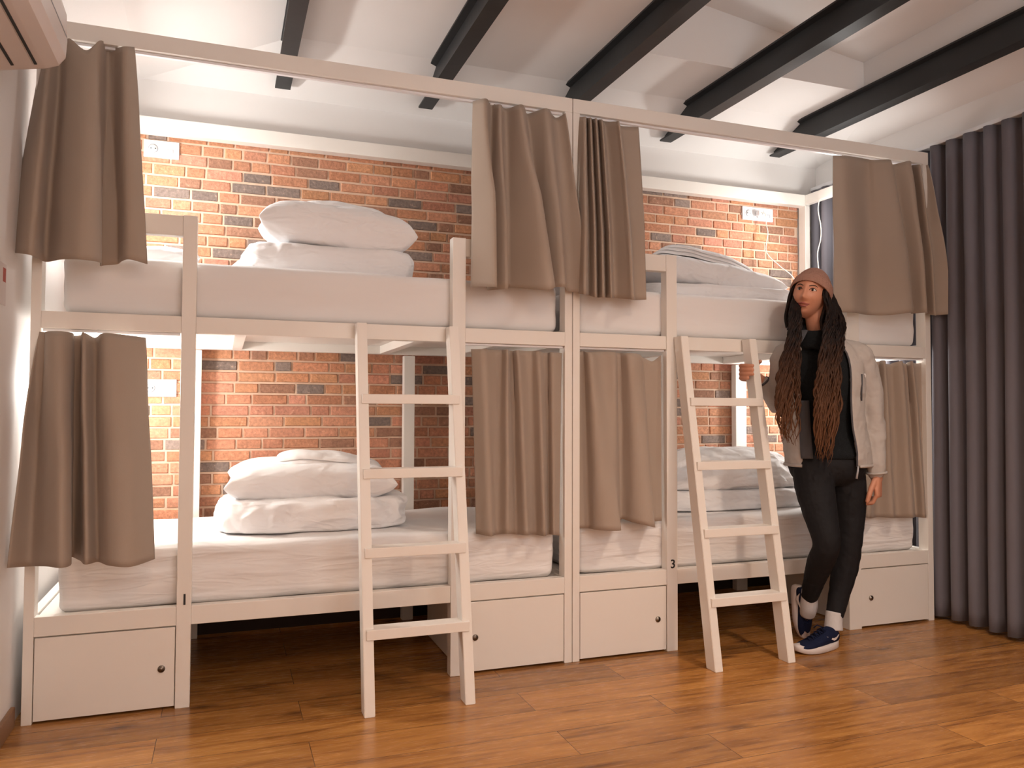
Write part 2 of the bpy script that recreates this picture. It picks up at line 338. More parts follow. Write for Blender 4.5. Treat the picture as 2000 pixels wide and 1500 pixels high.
# brick wall: facing bricks of uneven length in real relief, all one wall
random.seed(7)
bm = bmesh.new(); cl = bm.loops.layers.float_color.new('Col')
pitch = 0.0546; g = 0.0085; zrow = 0.0; r = 0
def brick_color():
    t = random.random()
    if t < 0.11: k = random.uniform(0.75, 1.15); return (0.27*k, 0.205*k, 0.175*k)
    if t < 0.24: k = random.uniform(0.8, 1.1); return (0.36*k, 0.19*k, 0.125*k)
    k = random.uniform(0.82, 1.14); return (0.53*k, random.uniform(0.235, 0.265)*k, random.uniform(0.135, 0.165)*k)
while zrow < 2.38:
    x = XL - random.uniform(0, 0.15)
    while x < 4.05:
        ln = random.choice((0.085, 0.095, 0.12, 0.14, 0.165, 0.175, 0.18)) + random.uniform(-0.006, 0.006)
        x0, x1 = max(x+g/2, XL), min(x+ln-g/2, 4.05)
        if x1-x0 > 0.02:
            j = lambda s: random.uniform(-s, s)
            d = random.uniform(0.005, 0.010); z0, z1 = zrow+g/2+j(.001), min(zrow+pitch-g/2+j(.001), 2.385)
            c = brick_color(); b = 0.0035
            o = [bm.verts.new((xx, YB, zz)) for xx, zz in ((x0, z0), (x1, z0), (x1, z1), (x0, z1))]
            i = [bm.verts.new((xx+j(.0012), YB-d+j(.0012), zz+j(.0012))) for xx, zz in ((x0+b, z0+b), (x1-b, z0+b), (x1-b, z1-b), (x0+b, z1-b))]
            fs = [bm.faces.new(i)] + [bm.faces.new((o[k], o[(k+1) % 4], i[(k+1) % 4], i[k])) for k in range(4)]
            for f in fs:
                for l in f.loops: l[cl] = (*c, 1)
        x += ln
    zrow += pitch
f = bm.faces.new([bm.verts.new(p) for p in ((XL, YB-0.001, 0), (4.05, YB-0.001, 0), (4.05, YB-0.001, 2.385), (XL, YB-0.001, 2.385))]); f.material_index = 1
bmesh.ops.recalc_face_normals(bm, faces=bm.faces)
struct(link('wall_back', bm, [M['brick'], M['mortar']]))

boxobj('underbed_shade', (XL, 4.05, YB-0.014, YB-0.0105, 0, 0.345), simple('underbed shade tone', (0.028, 0.015, 0.010), 0.8, 0.1, 5, 0.1), bev=0)['kind'] = 'structure'  # dark sheet over the low wall, paints in the shade under the beds
boxo = bpy.data.objects['underbed_shade']; boxo['kind'] = 'structure'

# steel beams
for i, (xr, lab) in enumerate(((0.912, 'leftmost of the five dark steel beams under the ceiling, short and narrow in view'),
        (1.628, 'second dark steel ceiling beam from the left, above the folded pillow on the left bunk'),
        (2.352, 'middle of the five dark steel ceiling beams, meeting the bunk header above the centre curtains'),
        (3.062, 'fourth dark steel ceiling beam from the left, crossing above the right bunk'),
        (3.835, 'rightmost dark steel ceiling beam, nearest the long grey curtain'))):
    bm = bmesh.new(); x0, x1, zb, zt = xr-0.073, xr, 2.64, 2.779
    xm = (x0+x1)/2
    prof = [(x0, zb), (x1, zb), (x1, zb+.009), (xm+.005, zb+.014), (xm+.005, zt-.014), (x1, zt-.009), (x1, zt), (x0, zt), (x0, zt-.009), (xm-.005, zt-.014), (xm-.005, zb+.014), (x0, zb+.009)]
    a = [bm.verts.new((x, YF+0.001, z)) for x, z in prof]; b = [bm.verts.new((x, 0.875, z)) for x, z in prof]
    for k in range(12): bm.faces.new((a[k], a[(k+1) % 12], b[(k+1) % 12], b[k]))
    bm.faces.new(a[::-1]); bm.faces.new(b); bmesh.ops.recalc_face_normals(bm, faces=bm.faces)
    tag(link('steel_beam', bm, M['steel']), lab, 'ceiling beam', 'dark steel ceiling beams')

# ------------------------------------------------------------------ bunk beds
def text_mesh(ch, size, loc):
    cu = bpy.data.curves.new('number', 'FONT'); cu.body = ch; cu.size = size; cu.extrude = 0.0006; cu.offset = 0.0009; cu.align_x = 'CENTER'
    t = bpy.data.objects.new('t', cu); C.objects.link(t); dg = bpy.context.evaluated_depsgraph_get()
    me = bpy.data.meshes.new_from_object(t.evaluated_get(dg)); C.objects.unlink(t); bpy.data.objects.remove(t)
    me.transform(Matrix.Translation(loc) @ Matrix.Rotation(PI/2, 4, 'X')); return me
def bunk(x0, x1, pa, pb, lockers, number, label):
    """x0..x1 outer ends, pa / pb the inner front posts, D the depth"""
    D = 0.95; t = 0.05; P = M['paint']
    B = empty('bunk_bed', (x0, 0, 0), label, 'bunk bed', 'cream bunk beds with curtain canopies')
    e0, e1 = (x0, x0+(0.032 if x0 == 0 else 0.040)), (x1-0.036, x1)
    if x0 > 1: e0 = (x0+0.001, x0+0.034)
    if x0 == 0: e1 = (x1-0.036, x1-0.001)
    for e in (e0, e1):
        boxobj('post', (*e, 0, 0.06, 0, 2.368), P, B); boxobj('post', (*e, D-0.06, D, 0, 2.368), P, B)
    for p in (pa, pb):
        boxobj('post', (*p, -0.004, 0.045, 0, 1.778), P, B)
        boxobj('post', (*p, D-0.05, D-0.005, 0, 1.35), P, B)
    ix0, ix1 = e0[1], e1[0]
    # canopy header all round
    boxobj('header_rail', (e0[0], e1[1], 0, 0.06, 2.368, 2.43), P, B); boxobj('header_rail', (e0[0], e1[1], D-0.06, D, 2.362, 2.432), P, B)
    boxobj('side_rail', (*e0, 0.0602, D-0.0602, 2.37, 2.43), P, B); boxobj('side_rail', (*e1, 0.0602, D-0.0602, 2.37, 2.43), P, B)
    segs = ((ix0, pa[0]), (pa[1], pb[0]), (pb[1], ix1))
    for a, b in segs:
        boxobj('front_rail', (a, b, 0.0, 0.04, 1.348, 1.408), P, B); boxobj('front_rail', (a, b, 0.0, 0.04, 0.294, 0.361), P, B)
    boxobj('back_rail', (ix0, ix1, D-0.10, D-0.0505, 1.352, 1.42), P, B); boxobj('back_rail', (ix0, ix1, D-0.10, D-0.0505, 0.29, 0.40), P, B)
    for e in (e0, e1):
        for z0, z1 in ((1.352, 1.42), (0.294, 0.361)): boxobj('side_rail', (*e, 0.0602, D-0.0602, z0, z1), P, B)
        boxobj('side_rail', (*e, 0.0602, D-0.0602, 1.70, 1.76), P, B)
    boxobj('guard_rail', (ix0, pa[0], 0, 0.04, 1.702, 1.776), P, B); boxobj('guard_rail', (pb[1], ix1, 0, 0.04, 1.702, 1.776), P, B)
    # boards under the mattresses
    for z in (1.392, 0.338): boxobj('base_board', (ix0+0.002, ix1-0.002, 0.042, D-0.102, z, z+0.014), P, B, bev=0)
    for k in range(3):
        xc = x0 + 0.66 + k*0.7
        if k == 2: xc = x1 - 0.3
        boxobj('cross_bar', (xc, xc+0.045, 0.042, D-0.102, 1.352, 1.3915), P, B)
    # curtain track under the header, thin aluminium
    boxobj('curtain_track', (ix0+0.005, ix1-0.005, 0.018, 0.034, 2.358, 2.3675), M['plastic'], B, bev=0.001, label='thin white curtain track')
    for a, b in (segs[0], segs[2]): boxobj('curtain_track', (a+0.004, b-0.004, 0.012, 0.028, 1.338, 1.3475), M['plastic'], B, bev=0.001, label='thin white curtain track')
    # storage lockers under both ends
    for (a, b), (dx0, dx1), lx in zip((segs[0], segs[2]), ((ix0, pa[0]), (pb[1], ix1)), lockers):
        bm = bmesh.new(); y1 = 0.60; s = 0.016
        for bb in ((a, a+s, 0.02, y1, 0.004, 0.2935), (b-s, b, 0.02, y1, 0.004, 0.2935), (a+s, b-s, y1-s, y1, 0.004, 0.2935), (a+s, b-s, 0.02, y1, 0.004, 0.02), (a+s, b-s, 0.02, y1, 0.278, 0.2935)): box(bm, *bb)
        link('locker_box', bm, P, B)
        d = boxobj('locker_door', (dx0+0.003, dx1-0.003, 0.0005, 0.0185, 0.010, 0.289), P, B, bev=0.0015)
        bm = bmesh.new(); disc(bm, (lx, -0.0035, 0.146), 0.0125, depth=0.005); disc(bm, (lx, -0.005, 0.146), 0.008, depth=0.003)
        box(bm, lx-0.001, lx+0.001, -0.0056, -0.004, 0.140, 0.152)
        lk = link('lock', bm, M['metal'], None, True); lk.parent = d; lk['label'] = 'small round metal lock'
    me = text_mesh(number, 0.054, (sum(pa)/2+0.002, -0.0046, 0.368)); me.materials.append(M['dark'])
    o = bpy.data.objects.new('number_mark', me); C.objects.link(o); o.parent = B; o.matrix_parent_inverse = Matrix.Translation(-B.location); o['label'] = 'small black number %s' % number
    return B
bunk(0.0, 2.035, (0.478, 0.527), (1.497, 1.553), (0.432, 1.602), '1', 'cream painted bunk bed frame on the left, marked with the number 1')
bunk(2.036, 4.078, (2.498, 2.552), (3.524, 3.600), (2.452, 3.662), '3', 'cream painted bunk bed frame on the right, marked with the number 3')

# ladders lean on the upper front rail
def ladder(xc, lab):
    B = empty('ladder', (xc, -0.28, 0), lab, 'ladder', 'cream bunk ladders')
    n = Vector((0, 0.26, 1.405)).normalized(); nn = Vector((0, -n.z, n.y))
    top = Vector((0, -0.004, 1.405)); foot = Vector((0, -0.264, 0.0))
    for s in (-1, 1):
        bm = bmesh.new(); x = xc + s*0.183
        pr = [(-0.066, 0), (0, 0), (0, 0), (0, 0)]
        y0, y1 = -0.318, -0.252     # foot, cut level with the floor
        t0, t1 = -0.066, -0.006      # head
        v = [bm.verts.new((x+dx, y, z)) for dx in (-0.019, 0.019) for y, z in ((y0, 0.0), (y1, 0.0), (t1, 1.405), (t0, 1.405))]
        for f in ((0, 1, 2, 3), (4, 7, 6, 5), (0, 4, 5, 1), (1, 5, 6, 2), (2, 6, 7, 3), (3, 7, 4, 0)): bm.faces.new([v[i] for i in f])
        bmesh.ops.recalc_face_normals(bm, faces=bm.faces)
        bmesh.ops.bevel(bm, geom=list(bm.edges), offset=0.002, segments=2, affect='EDGES')
        link('stile', bm, M['paint'], B)
    for z in (0.272, 0.552, 0.834, 1.112):
        yf = -0.318 + (0.318-0.066)*z/1.405
        bm = bmesh.new(); box(bm, xc-0.190, xc+0.190, yf-0.010, yf+0.062, z-0.018, z+0.018, bev=0.002)
        link('rung', bm, M['paint'], B)
    return B
ladder(1.303, 'cream wooden ladder leaning on the left bunk, with nobody beside it')
ladder(2.735, 'cream wooden ladder leaning on the right bunk, held by the woman')

# ------------------------------------------------------------------ curtains
CURT = {
    'C1': [(0.024, 0.03, 2.37, -0.057, -0.01, 1.593), (0.054, -0.02, 2.347, 0.004, -0.07, 1.568), (0.069, 0.03, 2.368, 0.046, 0.0, 1.572), (0.099, 0.0, 2.369, 0.094, -0.05, 1.567), (0.159, -0.03, 2.315, 0.153, -0.08, 1.56), (0.198, -0.02, 2.364, 0.208, -0.05, 1.564), (0.21, 0.04, 2.389, 0.22, 0.03, 1.573), (0.234, 0.03, 2.374, 0.258, 0.04, 1.579), (0.275, -0.02, 2.355, 0.292, -0.03, 1.587), (0.304, 0.0, 2.372, 0.36, -0.02, 1.579)],
    'C2': [(1.581, 0.0, 2.353, 1.554, -0.01, 1.57), (1.611, -0.05, 2.339, 1.572, -0.07, 1.556), (1.671, 0.03, 2.368, 1.639, 0.0, 1.564), (1.689, -0.02, 2.343, 1.663, -0.04, 1.563), (1.732, 0.02, 2.351, 1.733, 0.0, 1.582), (1.766, -0.04, 2.342, 1.767, -0.08, 1.553), (1.812, 0.01, 2.363, 1.836, -0.06, 1.577), (1.838, 0.04, 2.35, 1.889, 0.03, 1.586), (1.897, -0.02, 2.355, 1.907, -0.04, 1.584), (1.962, 0.02, 2.342, 2.003, 0.0, 1.577), (1.992, -0.01, 2.353, 2.054, -0.02, 1.577)],
    'C3': [(2.067, 0.02, 2.36, 2.044, -0.01, 1.571), (2.078, -0.03, 2.342, 2.045, -0.06, 1.558), (2.116, 0.03, 2.366, 2.102, 0.0, 1.567), (2.102, -0.03, 2.341, 2.1, -0.05, 1.551), (2.144, 0.03, 2.365, 2.147, 0.01, 1.562), (2.129, -0.03, 2.342, 2.137, -0.05, 1.553), (2.171, 0.03, 2.366, 2.187, 0.01, 1.564), (2.157, -0.03, 2.341, 2.176, -0.05, 1.553), (2.202, 0.03, 2.359, 2.227, 0.01, 1.564), (2.227, -0.02, 2.345, 2.259, -0.03, 1.556), (2.234, -0.04, 2.339, 2.275, -0.06, 1.548), (2.278, 0.02, 2.347, 2.318, -0.01, 1.557), (2.369, 0.02, 2.354, 2.372, -0.01, 1.562)],
    'C4': [(3.452, 0.0, 2.342, 3.402, -0.01, 1.552), (3.498, -0.03, 2.336, 3.469, -0.05, 1.551), (3.657, 0.0, 2.35, 3.629, 0.0, 1.553), (3.687, -0.02, 2.34, 3.715, -0.03, 1.551), (3.77, -0.04, 2.343, 3.834, -0.06, 1.566), (3.845, 0.02, 2.346, 3.921, 0.0, 1.572), (3.909, -0.03, 2.357, 3.928, -0.06, 1.571), (3.987, 0.03, 2.365, 4.018, 0.0, 1.576), (3.978, -0.03, 2.346, 4.004, -0.05, 1.56), (4.054, 0.03, 2.364, 4.07, -0.01, 1.57), (4.063, -0.01, 2.361, 4.123, -0.05, 1.573)],
    'C5': [(0.03, 0.0, 1.334, -0.035, -0.07, 0.558), (0.041, 0.02, 1.333, 0.025, -0.03, 0.545), (0.056, -0.02, 1.333, 0.079, -0.08, 0.559), (0.1, -0.03, 1.334, 0.117, -0.11, 0.562), (0.126, 0.0, 1.334, 0.145, -0.08, 0.56), (0.129, 0.04, 1.327, 0.143, -0.01, 0.562), (0.15, 0.03, 1.329, 0.174, -0.03, 0.555), (0.167, -0.02, 1.334, 0.189, -0.08, 0.558), (0.195, 0.02, 1.321, 0.227, -0.05, 0.554), (0.23, -0.03, 1.332, 0.259, -0.1, 0.557), (0.282, -0.03, 1.33, 0.321, -0.11, 0.553), (0.36, 0.0, 1.325, 0.399, -0.06, 0.557)],
    'C6': [(1.584, 0.02, 1.323, 1.61, 0.02, 0.563), (1.63, -0.01, 1.322, 1.653, -0.02, 0.559), (1.714, 0.04, 1.324, 1.704, 0.02, 0.555), (1.731, -0.01, 1.323, 1.734, -0.01, 0.562), (1.771, 0.05, 1.322, 1.786, 0.02, 0.551), (1.776, -0.01, 1.322, 1.81, -0.02, 0.555), (1.846, 0.04, 1.324, 1.871, 0.02, 0.546), (1.877, 0.0, 1.322, 1.89, -0.02, 0.547), (1.929, 0.05, 1.318, 1.935, 0.02, 0.543), (1.939, 0.0, 1.319, 1.941, -0.01, 0.547), (1.993, 0.02, 1.318, 1.982, 0.02, 0.536)],
    'C7': [(2.07, 0.02, 1.329, 2.074, 0.02, 0.562), (2.102, 0.04, 1.331, 2.123, 0.02, 0.56), (2.108, -0.01, 1.323, 2.135, -0.03, 0.562), (2.184, 0.02, 1.33, 2.203, -0.04, 0.56), (2.237, 0.0, 1.328, 2.246, -0.01, 0.563), (2.278, 0.05, 1.328, 2.282, 0.02, 0.593), (2.295, -0.01, 1.324, 2.321, -0.03, 0.58), (2.359, 0.0, 1.322, 2.392, -0.03, 0.563), (2.402, 0.04, 1.308, 2.431, 0.02, 0.573), (2.445, 0.05, 1.295, 2.46, 0.02, 0.576), (2.483, 0.02, 1.322, 2.484, 0.02, 0.577)],
    'C8': [(3.662, 0.02, 1.329, 3.625, 0.02, 0.55), (3.682, -0.01, 1.323, 3.638, -0.02, 0.544), (3.765, 0.05, 1.328, 3.723, 0.02, 0.54), (3.755, -0.01, 1.33, 3.772, -0.03, 0.542), (3.829, 0.05, 1.314, 3.85, 0.02, 0.532), (3.865, -0.01, 1.33, 3.899, -0.03, 0.537), (3.942, 0.05, 1.319, 3.98, 0.02, 0.53), (3.937, -0.01, 1.332, 3.995, -0.02, 0.531), (4.005, 0.04, 1.323, 4.053, 0.02, 0.526), (4.064, 0.02, 1.329, 4.067, 0.02, 0.528)],
}
def curtain(key, label, group, th=0.0035):
    P = CURT[key]; random.seed(key); S = crom([list(p) for p in P], 7); rows = 34
    bm = bmesh.new(); grid = []
    n = len(S)
    for r in range(rows+1):
        t = r/rows; ease = t**0.75; row = []
        for i, p in enumerate(S):
            x = p[0]+(p[3]-p[0])*ease; y = p[1]+(p[4]-p[1])*ease
            z = p[2]+(p[5]-p[2])*t
            k = noise.noise(Vector((x*5, t*2.2, len(key)+ord(key[1])*1.7)))
            k2 = noise.noise(Vector((x*11, t*5, ord(key[1])*3.1)))
            w = math.sin(PI*min(1, t*1.2))
            if y < 0: y *= 1.2 if key in ('C3', 'C4', 'C8') else 1.6+0.4*t
            x += 0.006*k*w; y += (0.012*k+0.004*k2)*w
            if key in ('C1', 'C2', 'C3', 'C4'):
                y -= 0.030*min(1, t*1.6); lim = -0.012 + max(0.0, (z-1.80))*0.12
                if y > lim: y = lim - 0.004 + 0.25*min(0.04, y-lim)*(1 if z > 1.85 else 0)
            elif x < 0.06: y = min(y, -0.010)
            else: y = min(y, 0.030)
            x += {'C1': 0.2, 'C3': 0.0, 'C4': 0.15, 'C5': 0.15, 'C8': 0.15}.get(key, 0.42)*max(0.0, -y-0.035)*min(1, t*2)     # pleats lean over to one side
            row.append(bm.verts.new((x, y, z)))
        grid.append(row)
    for a, b in zip(grid, grid[1:]):
        for i in range(n-1): bm.faces.new((a[i], a[i+1], b[i+1], b[i]))
    o = link('curtain', bm, M['curtain'], smooth=True); mod(o, 'SOLIDIFY', thickness=th, offset=0)
    tag(o, label, 'curtain', group)
    # hem tape along the top
    return o
GU, GL = 'short taupe curtains hung from the bunk headers', 'short taupe curtains below the upper berths'
curtain('C1', 'taupe curtain on the upper left berth, hanging at its head end beside the air conditioner', GU)
curtain('C2', 'taupe curtain on the upper left berth, just left of the centre post', GU)
curtain('C3', 'tightly pleated taupe curtain on the upper right berth, just right of the centre post', GU)
curtain('C4', 'taupe curtain on the upper right berth, next to the long grey curtain', GU)
curtain('C5', 'taupe curtain on the lower left berth, flaring out beside the left wall', GL)
curtain('C6', 'taupe curtain on the lower left berth, between the ladder and the centre post', GL)
curtain('C7', 'taupe curtain on the lower right berth, between the centre post and the post numbered 3', GL)
curtain('C8', "taupe curtain on the lower right berth, behind the woman's hanging hand", GL)

# long grey curtain dividing the room on the right, with its rail
def grey_curtain():
    random.seed(4); pts = []; y = 0.93; k = 0
    while y > -1.5:
        a = 0.034 + random.uniform(-0.006, 0.008)
        # box-like pleat: two ridges, two valleys with a steep flank
        s = random.uniform(0.09, 0.115)
        pts += [(y, -a), (y-0.35*s, -a*0.9), (y-0.5*s, a*0.7), (y-0.85*s, a)]
        y -= s
    S = crom([list(p) for p in pts], 5); rows = 30; bm = bmesh.new(); grid = []
    for r in range(rows+1):
        t = r/rows; z = 2.475 + (0.018-2.475)*t
        row = []
        for yy, d in S:
            kx = noise.noise(Vector((yy*4, t*1.3, 8.1))); am = 0.75+0.35*t+0.25*kx
            row.append(bm.verts.new((4.150+d*am+0.01*kx*t, yy+0.012*kx*math.sin(PI*t), z+0.0*t)))
        grid.append(row)
    for a, b in zip(grid, grid[1:]):
        for i in range(len(S)-1): bm.faces.new((a[i], a[i+1], b[i+1], b[i]))
    o = link('long_curtain', bm, M['grey_cloth'], smooth=True); mod(o, 'SOLIDIFY', thickness=0.003, offset=0)
    tag(o, 'long dark grey pleated curtain reaching the floor at the right side of the room', 'curtain')
    boxo = boxobj('curtain_rail', (4.135, 4.205, -4.4, 0.95, 2.478, 2.4995), M['plastic'], bev=0.002)
    tag(boxo, 'thin white ceiling rail above the long grey curtain', 'curtain rail')
grey_curtain()

# ------------------------------------------------------------------ mattresses, duvets, pillows
def softbox(name, x0, x1, y0, y1, z0, z1, r, mat, seed, amp=0.004, nx=90, ny=34, nz=10, top=None, sag=0.0, rot=0.0, parent=None, wf=(3, 3, 14)):
    """rounded cushion-like box with wrinkled sides; top(u, v) may lift the upper face"""
    bm = bmesh.new(); W, D, H = x1-x0, y1-y0, z1-z0; c = Vector(((x0+x1)/2, (y0+y1)/2, (z0+z1)/2)); cache = {}
    def pt(i, j, k):
        key = (i, j, k)
        if key in cache: return cache[key]
        u, v, s = i/nx, j/ny, k/nz
        p = Vector((x0+W*u, y0+D*v, z0+H*s))
        q = Vector((min(max(p.x, x0+r), x1-r), min(max(p.y, y0+r), y1-r), min(max(p.z, z0+min(r, H/2-1e-3)), z1-min(r, H/2-1e-3))))
        d = p-q
        if d.length > 1e-6: p = q + d.normalized()*min(r, max(abs(d.x), abs(d.y), abs(d.z)))
        nrm = d.normalized() if d.length > 1e-6 else Vector((0, 0, 0))
        w = noise.noise(Vector((p.x*wf[0]+seed, p.y*wf[1], p.z*wf[2]))) + 0.5*noise.noise(Vector((p.x*wf[0]*2.3, p.y*wf[1]*2.3+seed, p.z*wf[2]*2)))
        p = p + nrm*w*amp
        if top and s > 0: p.z += top(u, v)*s
        if sag: p.z -= sag*s*math.sin(PI*u)
        if rot: q2 = p-c; p = c + Vector((q2.x*math.cos(rot)-q2.y*math.sin(rot), q2.x*math.sin(rot)+q2.y*math.cos(rot), q2.z))
        cache[key] = bm.verts.new(p); return cache[key]
    F = bm.faces.new
    for i in range(nx):
        for j in range(ny):
            F((pt(i, j, nz), pt(i+1, j, nz), pt(i+1, j+1, nz), pt(i, j+1, nz))); F((pt(i, j, 0), pt(i, j+1, 0), pt(i+1, j+1, 0), pt(i+1, j, 0)))
        for k in range(nz):
            F((pt(i, 0, k), pt(i+1, 0, k), pt(i+1, 0, k+1), pt(i, 0, k+1))); F((pt(i, ny, k), pt(i, ny, k+1), pt(i+1, ny, k+1), pt(i+1, ny, k)))
    for j in range(ny):
        for k in range(nz):
            F((pt(0, j, k), pt(0, j, k+1), pt(0, j+1, k+1), pt(0, j+1, k))); F((pt(nx, j, k), pt(nx, j+1, k), pt(nx, j+1, k+1), pt(nx, j, k+1)))
    return link(name, bm, mat, parent, smooth=True)
def mattress(x0, x1, z0, z1, seed, label):
    o = softbox('mattress', x0, x1, 0.048, 0.842, z0, z1, 0.035, M['sheet' if z0 < 1 else 'sheet_smooth'], seed, amp=0.007 if z0 < 1 else 0.005, nz=22,
                top=lambda u, v: 0.006*noise.noise(Vector((u*6, v*4, seed))))
    return tag(o, label, 'mattress', 'mattresses in white fitted sheets')
mattress(0.085, 1.988, 1.408, 1.622, 1.0, 'upper left mattress in a white fitted sheet, under the pillow and folded duvet')
mattress(2.082, 4.034, 1.408, 1.618, 5.0, 'upper right mattress in a white fitted sheet, behind the woman\'s head')
mattress(0.09, 1.975, 0.354, 0.575, 9.0, 'lower left mattress in a wrinkled white fitted sheet, behind the empty ladder')
mattress(2.085, 4.01, 0.354, 0.583, 13.0, "lower right mattress in a wrinkled white fitted sheet, behind the woman's legs")

def crumple(name, rings, mat, seed, amp=0.012, freq=7, seg=120, ridge=0.5, parent=None):
    """closed soft body from stacked outlines: rows (cx, cy, rx, ry, z, power)"""
    R = crom([list(r) for r in rings], 7); bm = bmesh.new(); rows = []
    for cx, cy, rx, ry, z, pw in R:
        row = []
        for k in range(seg):
            a = 2*PI*k/seg; ca, sa = math.cos(a), math.sin(a)
            x = math.copysign(abs(ca)**(2/pw), ca)*max(rx, 1e-3); y = math.copysign(abs(sa)**(2/pw), sa)*max(ry, 1e-3)
            p = Vector((cx+x, cy+y, z)); q = p*freq + Vector((seed, seed*1.7, 0))
            w = noise.noise(q)*(1-ridge) + ridge*(1-2*abs(noise.noise(Vector((q.x*1.3, q.y*1.3, q.z*2.2)))))-ridge*0.5
            w += 0.45*(1-2*abs(noise.noise(Vector((q.x*2.4+q.z, q.y*2.4, q.z*1.2)))))-0.2 + 0.22*(1-2*abs(noise.noise(q*4.7)))-0.1
            d = Vector((x, y, 0)).normalized() if (abs(x)+abs(y)) > 0.01 else Vector((0, 0, 1))
            edge = min(1, (rx+ry)/0.25)
            row.append(bm.verts.new(p + d*w*amp*edge + Vector((0, 0, w*amp*0.45*(1 if z > rings[0][4]+0.02 else 0)))))
        rows.append(row)
    for a, b in zip(rows, rows[1:]):
        for k in range(seg): bm.faces.new((a[k], a[(k+1) % seg], b[(k+1) % seg], b[k]))
    bm.faces.new(rows[0][::-1]); bm.faces.new(rows[-1])
    o = link(name, bm, mat, parent, smooth=True); mod(o, 'SUBSURF', levels=1, render_levels=1); return o
def slab(cx, cy, rx, ry, z0, z1, pw=4.5, tilt=0.0, shrink=0.0):
    h = z1-z0; b = min(h*0.5, 0.05)
    return [(cx, cy, rx*0.6, ry*0.6, z0, pw), (cx, cy, rx-b*0.5, ry-b*0.5, z0+0.001, pw), (cx, cy, rx-b*0.12, ry-b*0.12, z0+h*0.18, pw), (cx, cy, rx, ry, z0+h*0.45, pw),
            (cx, cy, rx-b*0.15-shrink*0.5, ry-b*0.15-shrink*0.5, z0+h*0.78, pw), (cx, cy, rx-b*0.7-shrink, ry-b*0.7-shrink, z0+h*0.96, pw), (cx, cy, rx*0.55, ry*0.55, z1, pw), (cx, cy, rx*0.1, ry*0.1, z1+h*0.03, 2)]
D = M['duvet']; ZU, ZL = 1.624, 0.578
def pillow(name, c, rx, ry, h, seed, rot=0.0, tilt=0.0, parent=None, roll=0.0, edge=0.006):
    bm = bmesh.new(); n = 40; cache = {}
    Rm = Matrix.Rotation(rot, 3, 'Z') @ Matrix.Rotation(tilt, 3, 'X') @ Matrix.Rotation(roll, 3, 'Y')
    for side in (1, -1):
        for i in range(n+1):
            for j in range(n+1):
                u, v = 2*i/n-1, 2*j/n-1
                if side < 0 and (i in (0, n) or j in (0, n)): cache[(side, i, j)] = cache[(1, i, j)]; continue
                e = ((1-u**4)*(1-v**4))**0.5
                sx = 1-0.07*(1-abs(v)**2.0)*0 - 0.06*(1-v*v)*0; px = u*(1-0.07*(1-v*v)*abs(u)**3); py = v*(1-0.09*(1-u*u)*abs(v)**3)
                pinch = 1 + 0.03*(abs(u*v))**3
                w = noise.noise(Vector((u*2.2+seed, v*2.2, side)))*0.16 + (1-2*abs(noise.noise(Vector((u*4+seed, v*4, side*3)))))*0.07*(0.3+abs(u)**2)
                z = side*(h/2)*(e**0.85)*(1+w*1.0) + (0.004 if (i in (0, n) or j in (0, n)) else 0)*noise.noise(Vector((u*9, v*9, seed)))
                cache[(side, i, j)] = bm.verts.new(Vector(c) + Rm @ Vector((px*rx*pinch, py*ry*pinch, z)))
        for i in range(n):
            for j in range(n):
                q = [cache[(side, a, b)] for a, b in ((i, j), (i+1, j), (i+1, j+1), (i, j+1))]
                bm.faces.new(q if side > 0 else q[::-1])
    o = link(name, bm, D, parent, smooth=True); mod(o, 'SUBSURF', levels=1, render_levels=1); return o

# upper left: folded duvet with a trailing end, pillow on it, folded pillowcase behind
o = crumple('folded_duvet', slab(1.045, 0.45, 0.36, 0.245, ZU, ZU+0.135, 5), D, 3.1, amp=0.016, freq=6)
tag(o, 'white duvet folded flat on the upper left mattress, under the plump pillow', 'duvet', 'white duvets')
tail = crumple('loose_end', [(0.72, 0.42, 0.07, 0.16, ZU, 2.4), (0.715, 0.42, 0.09, 0.18, ZU+0.008, 2.4), (0.725, 0.42, 0.075, 0.16, ZU+0.045, 2.3), (0.745, 0.42, 0.05, 0.12, ZU+0.085, 2.2), (0.76, 0.42, 0.01, 0.03, ZU+0.105, 2)], D, 8.8, amp=0.018, freq=12, seg=48); tail.parent = o
o = pillow('pillow', (1.080, 0.42, ZU+0.228), 0.325, 0.215, 0.200, 2.0, rot=-0.03, tilt=0.10, roll=0.06)
tag(o, 'plump white pillow on top of the folded duvet on the upper left bunk', 'pillow', 'white pillows')
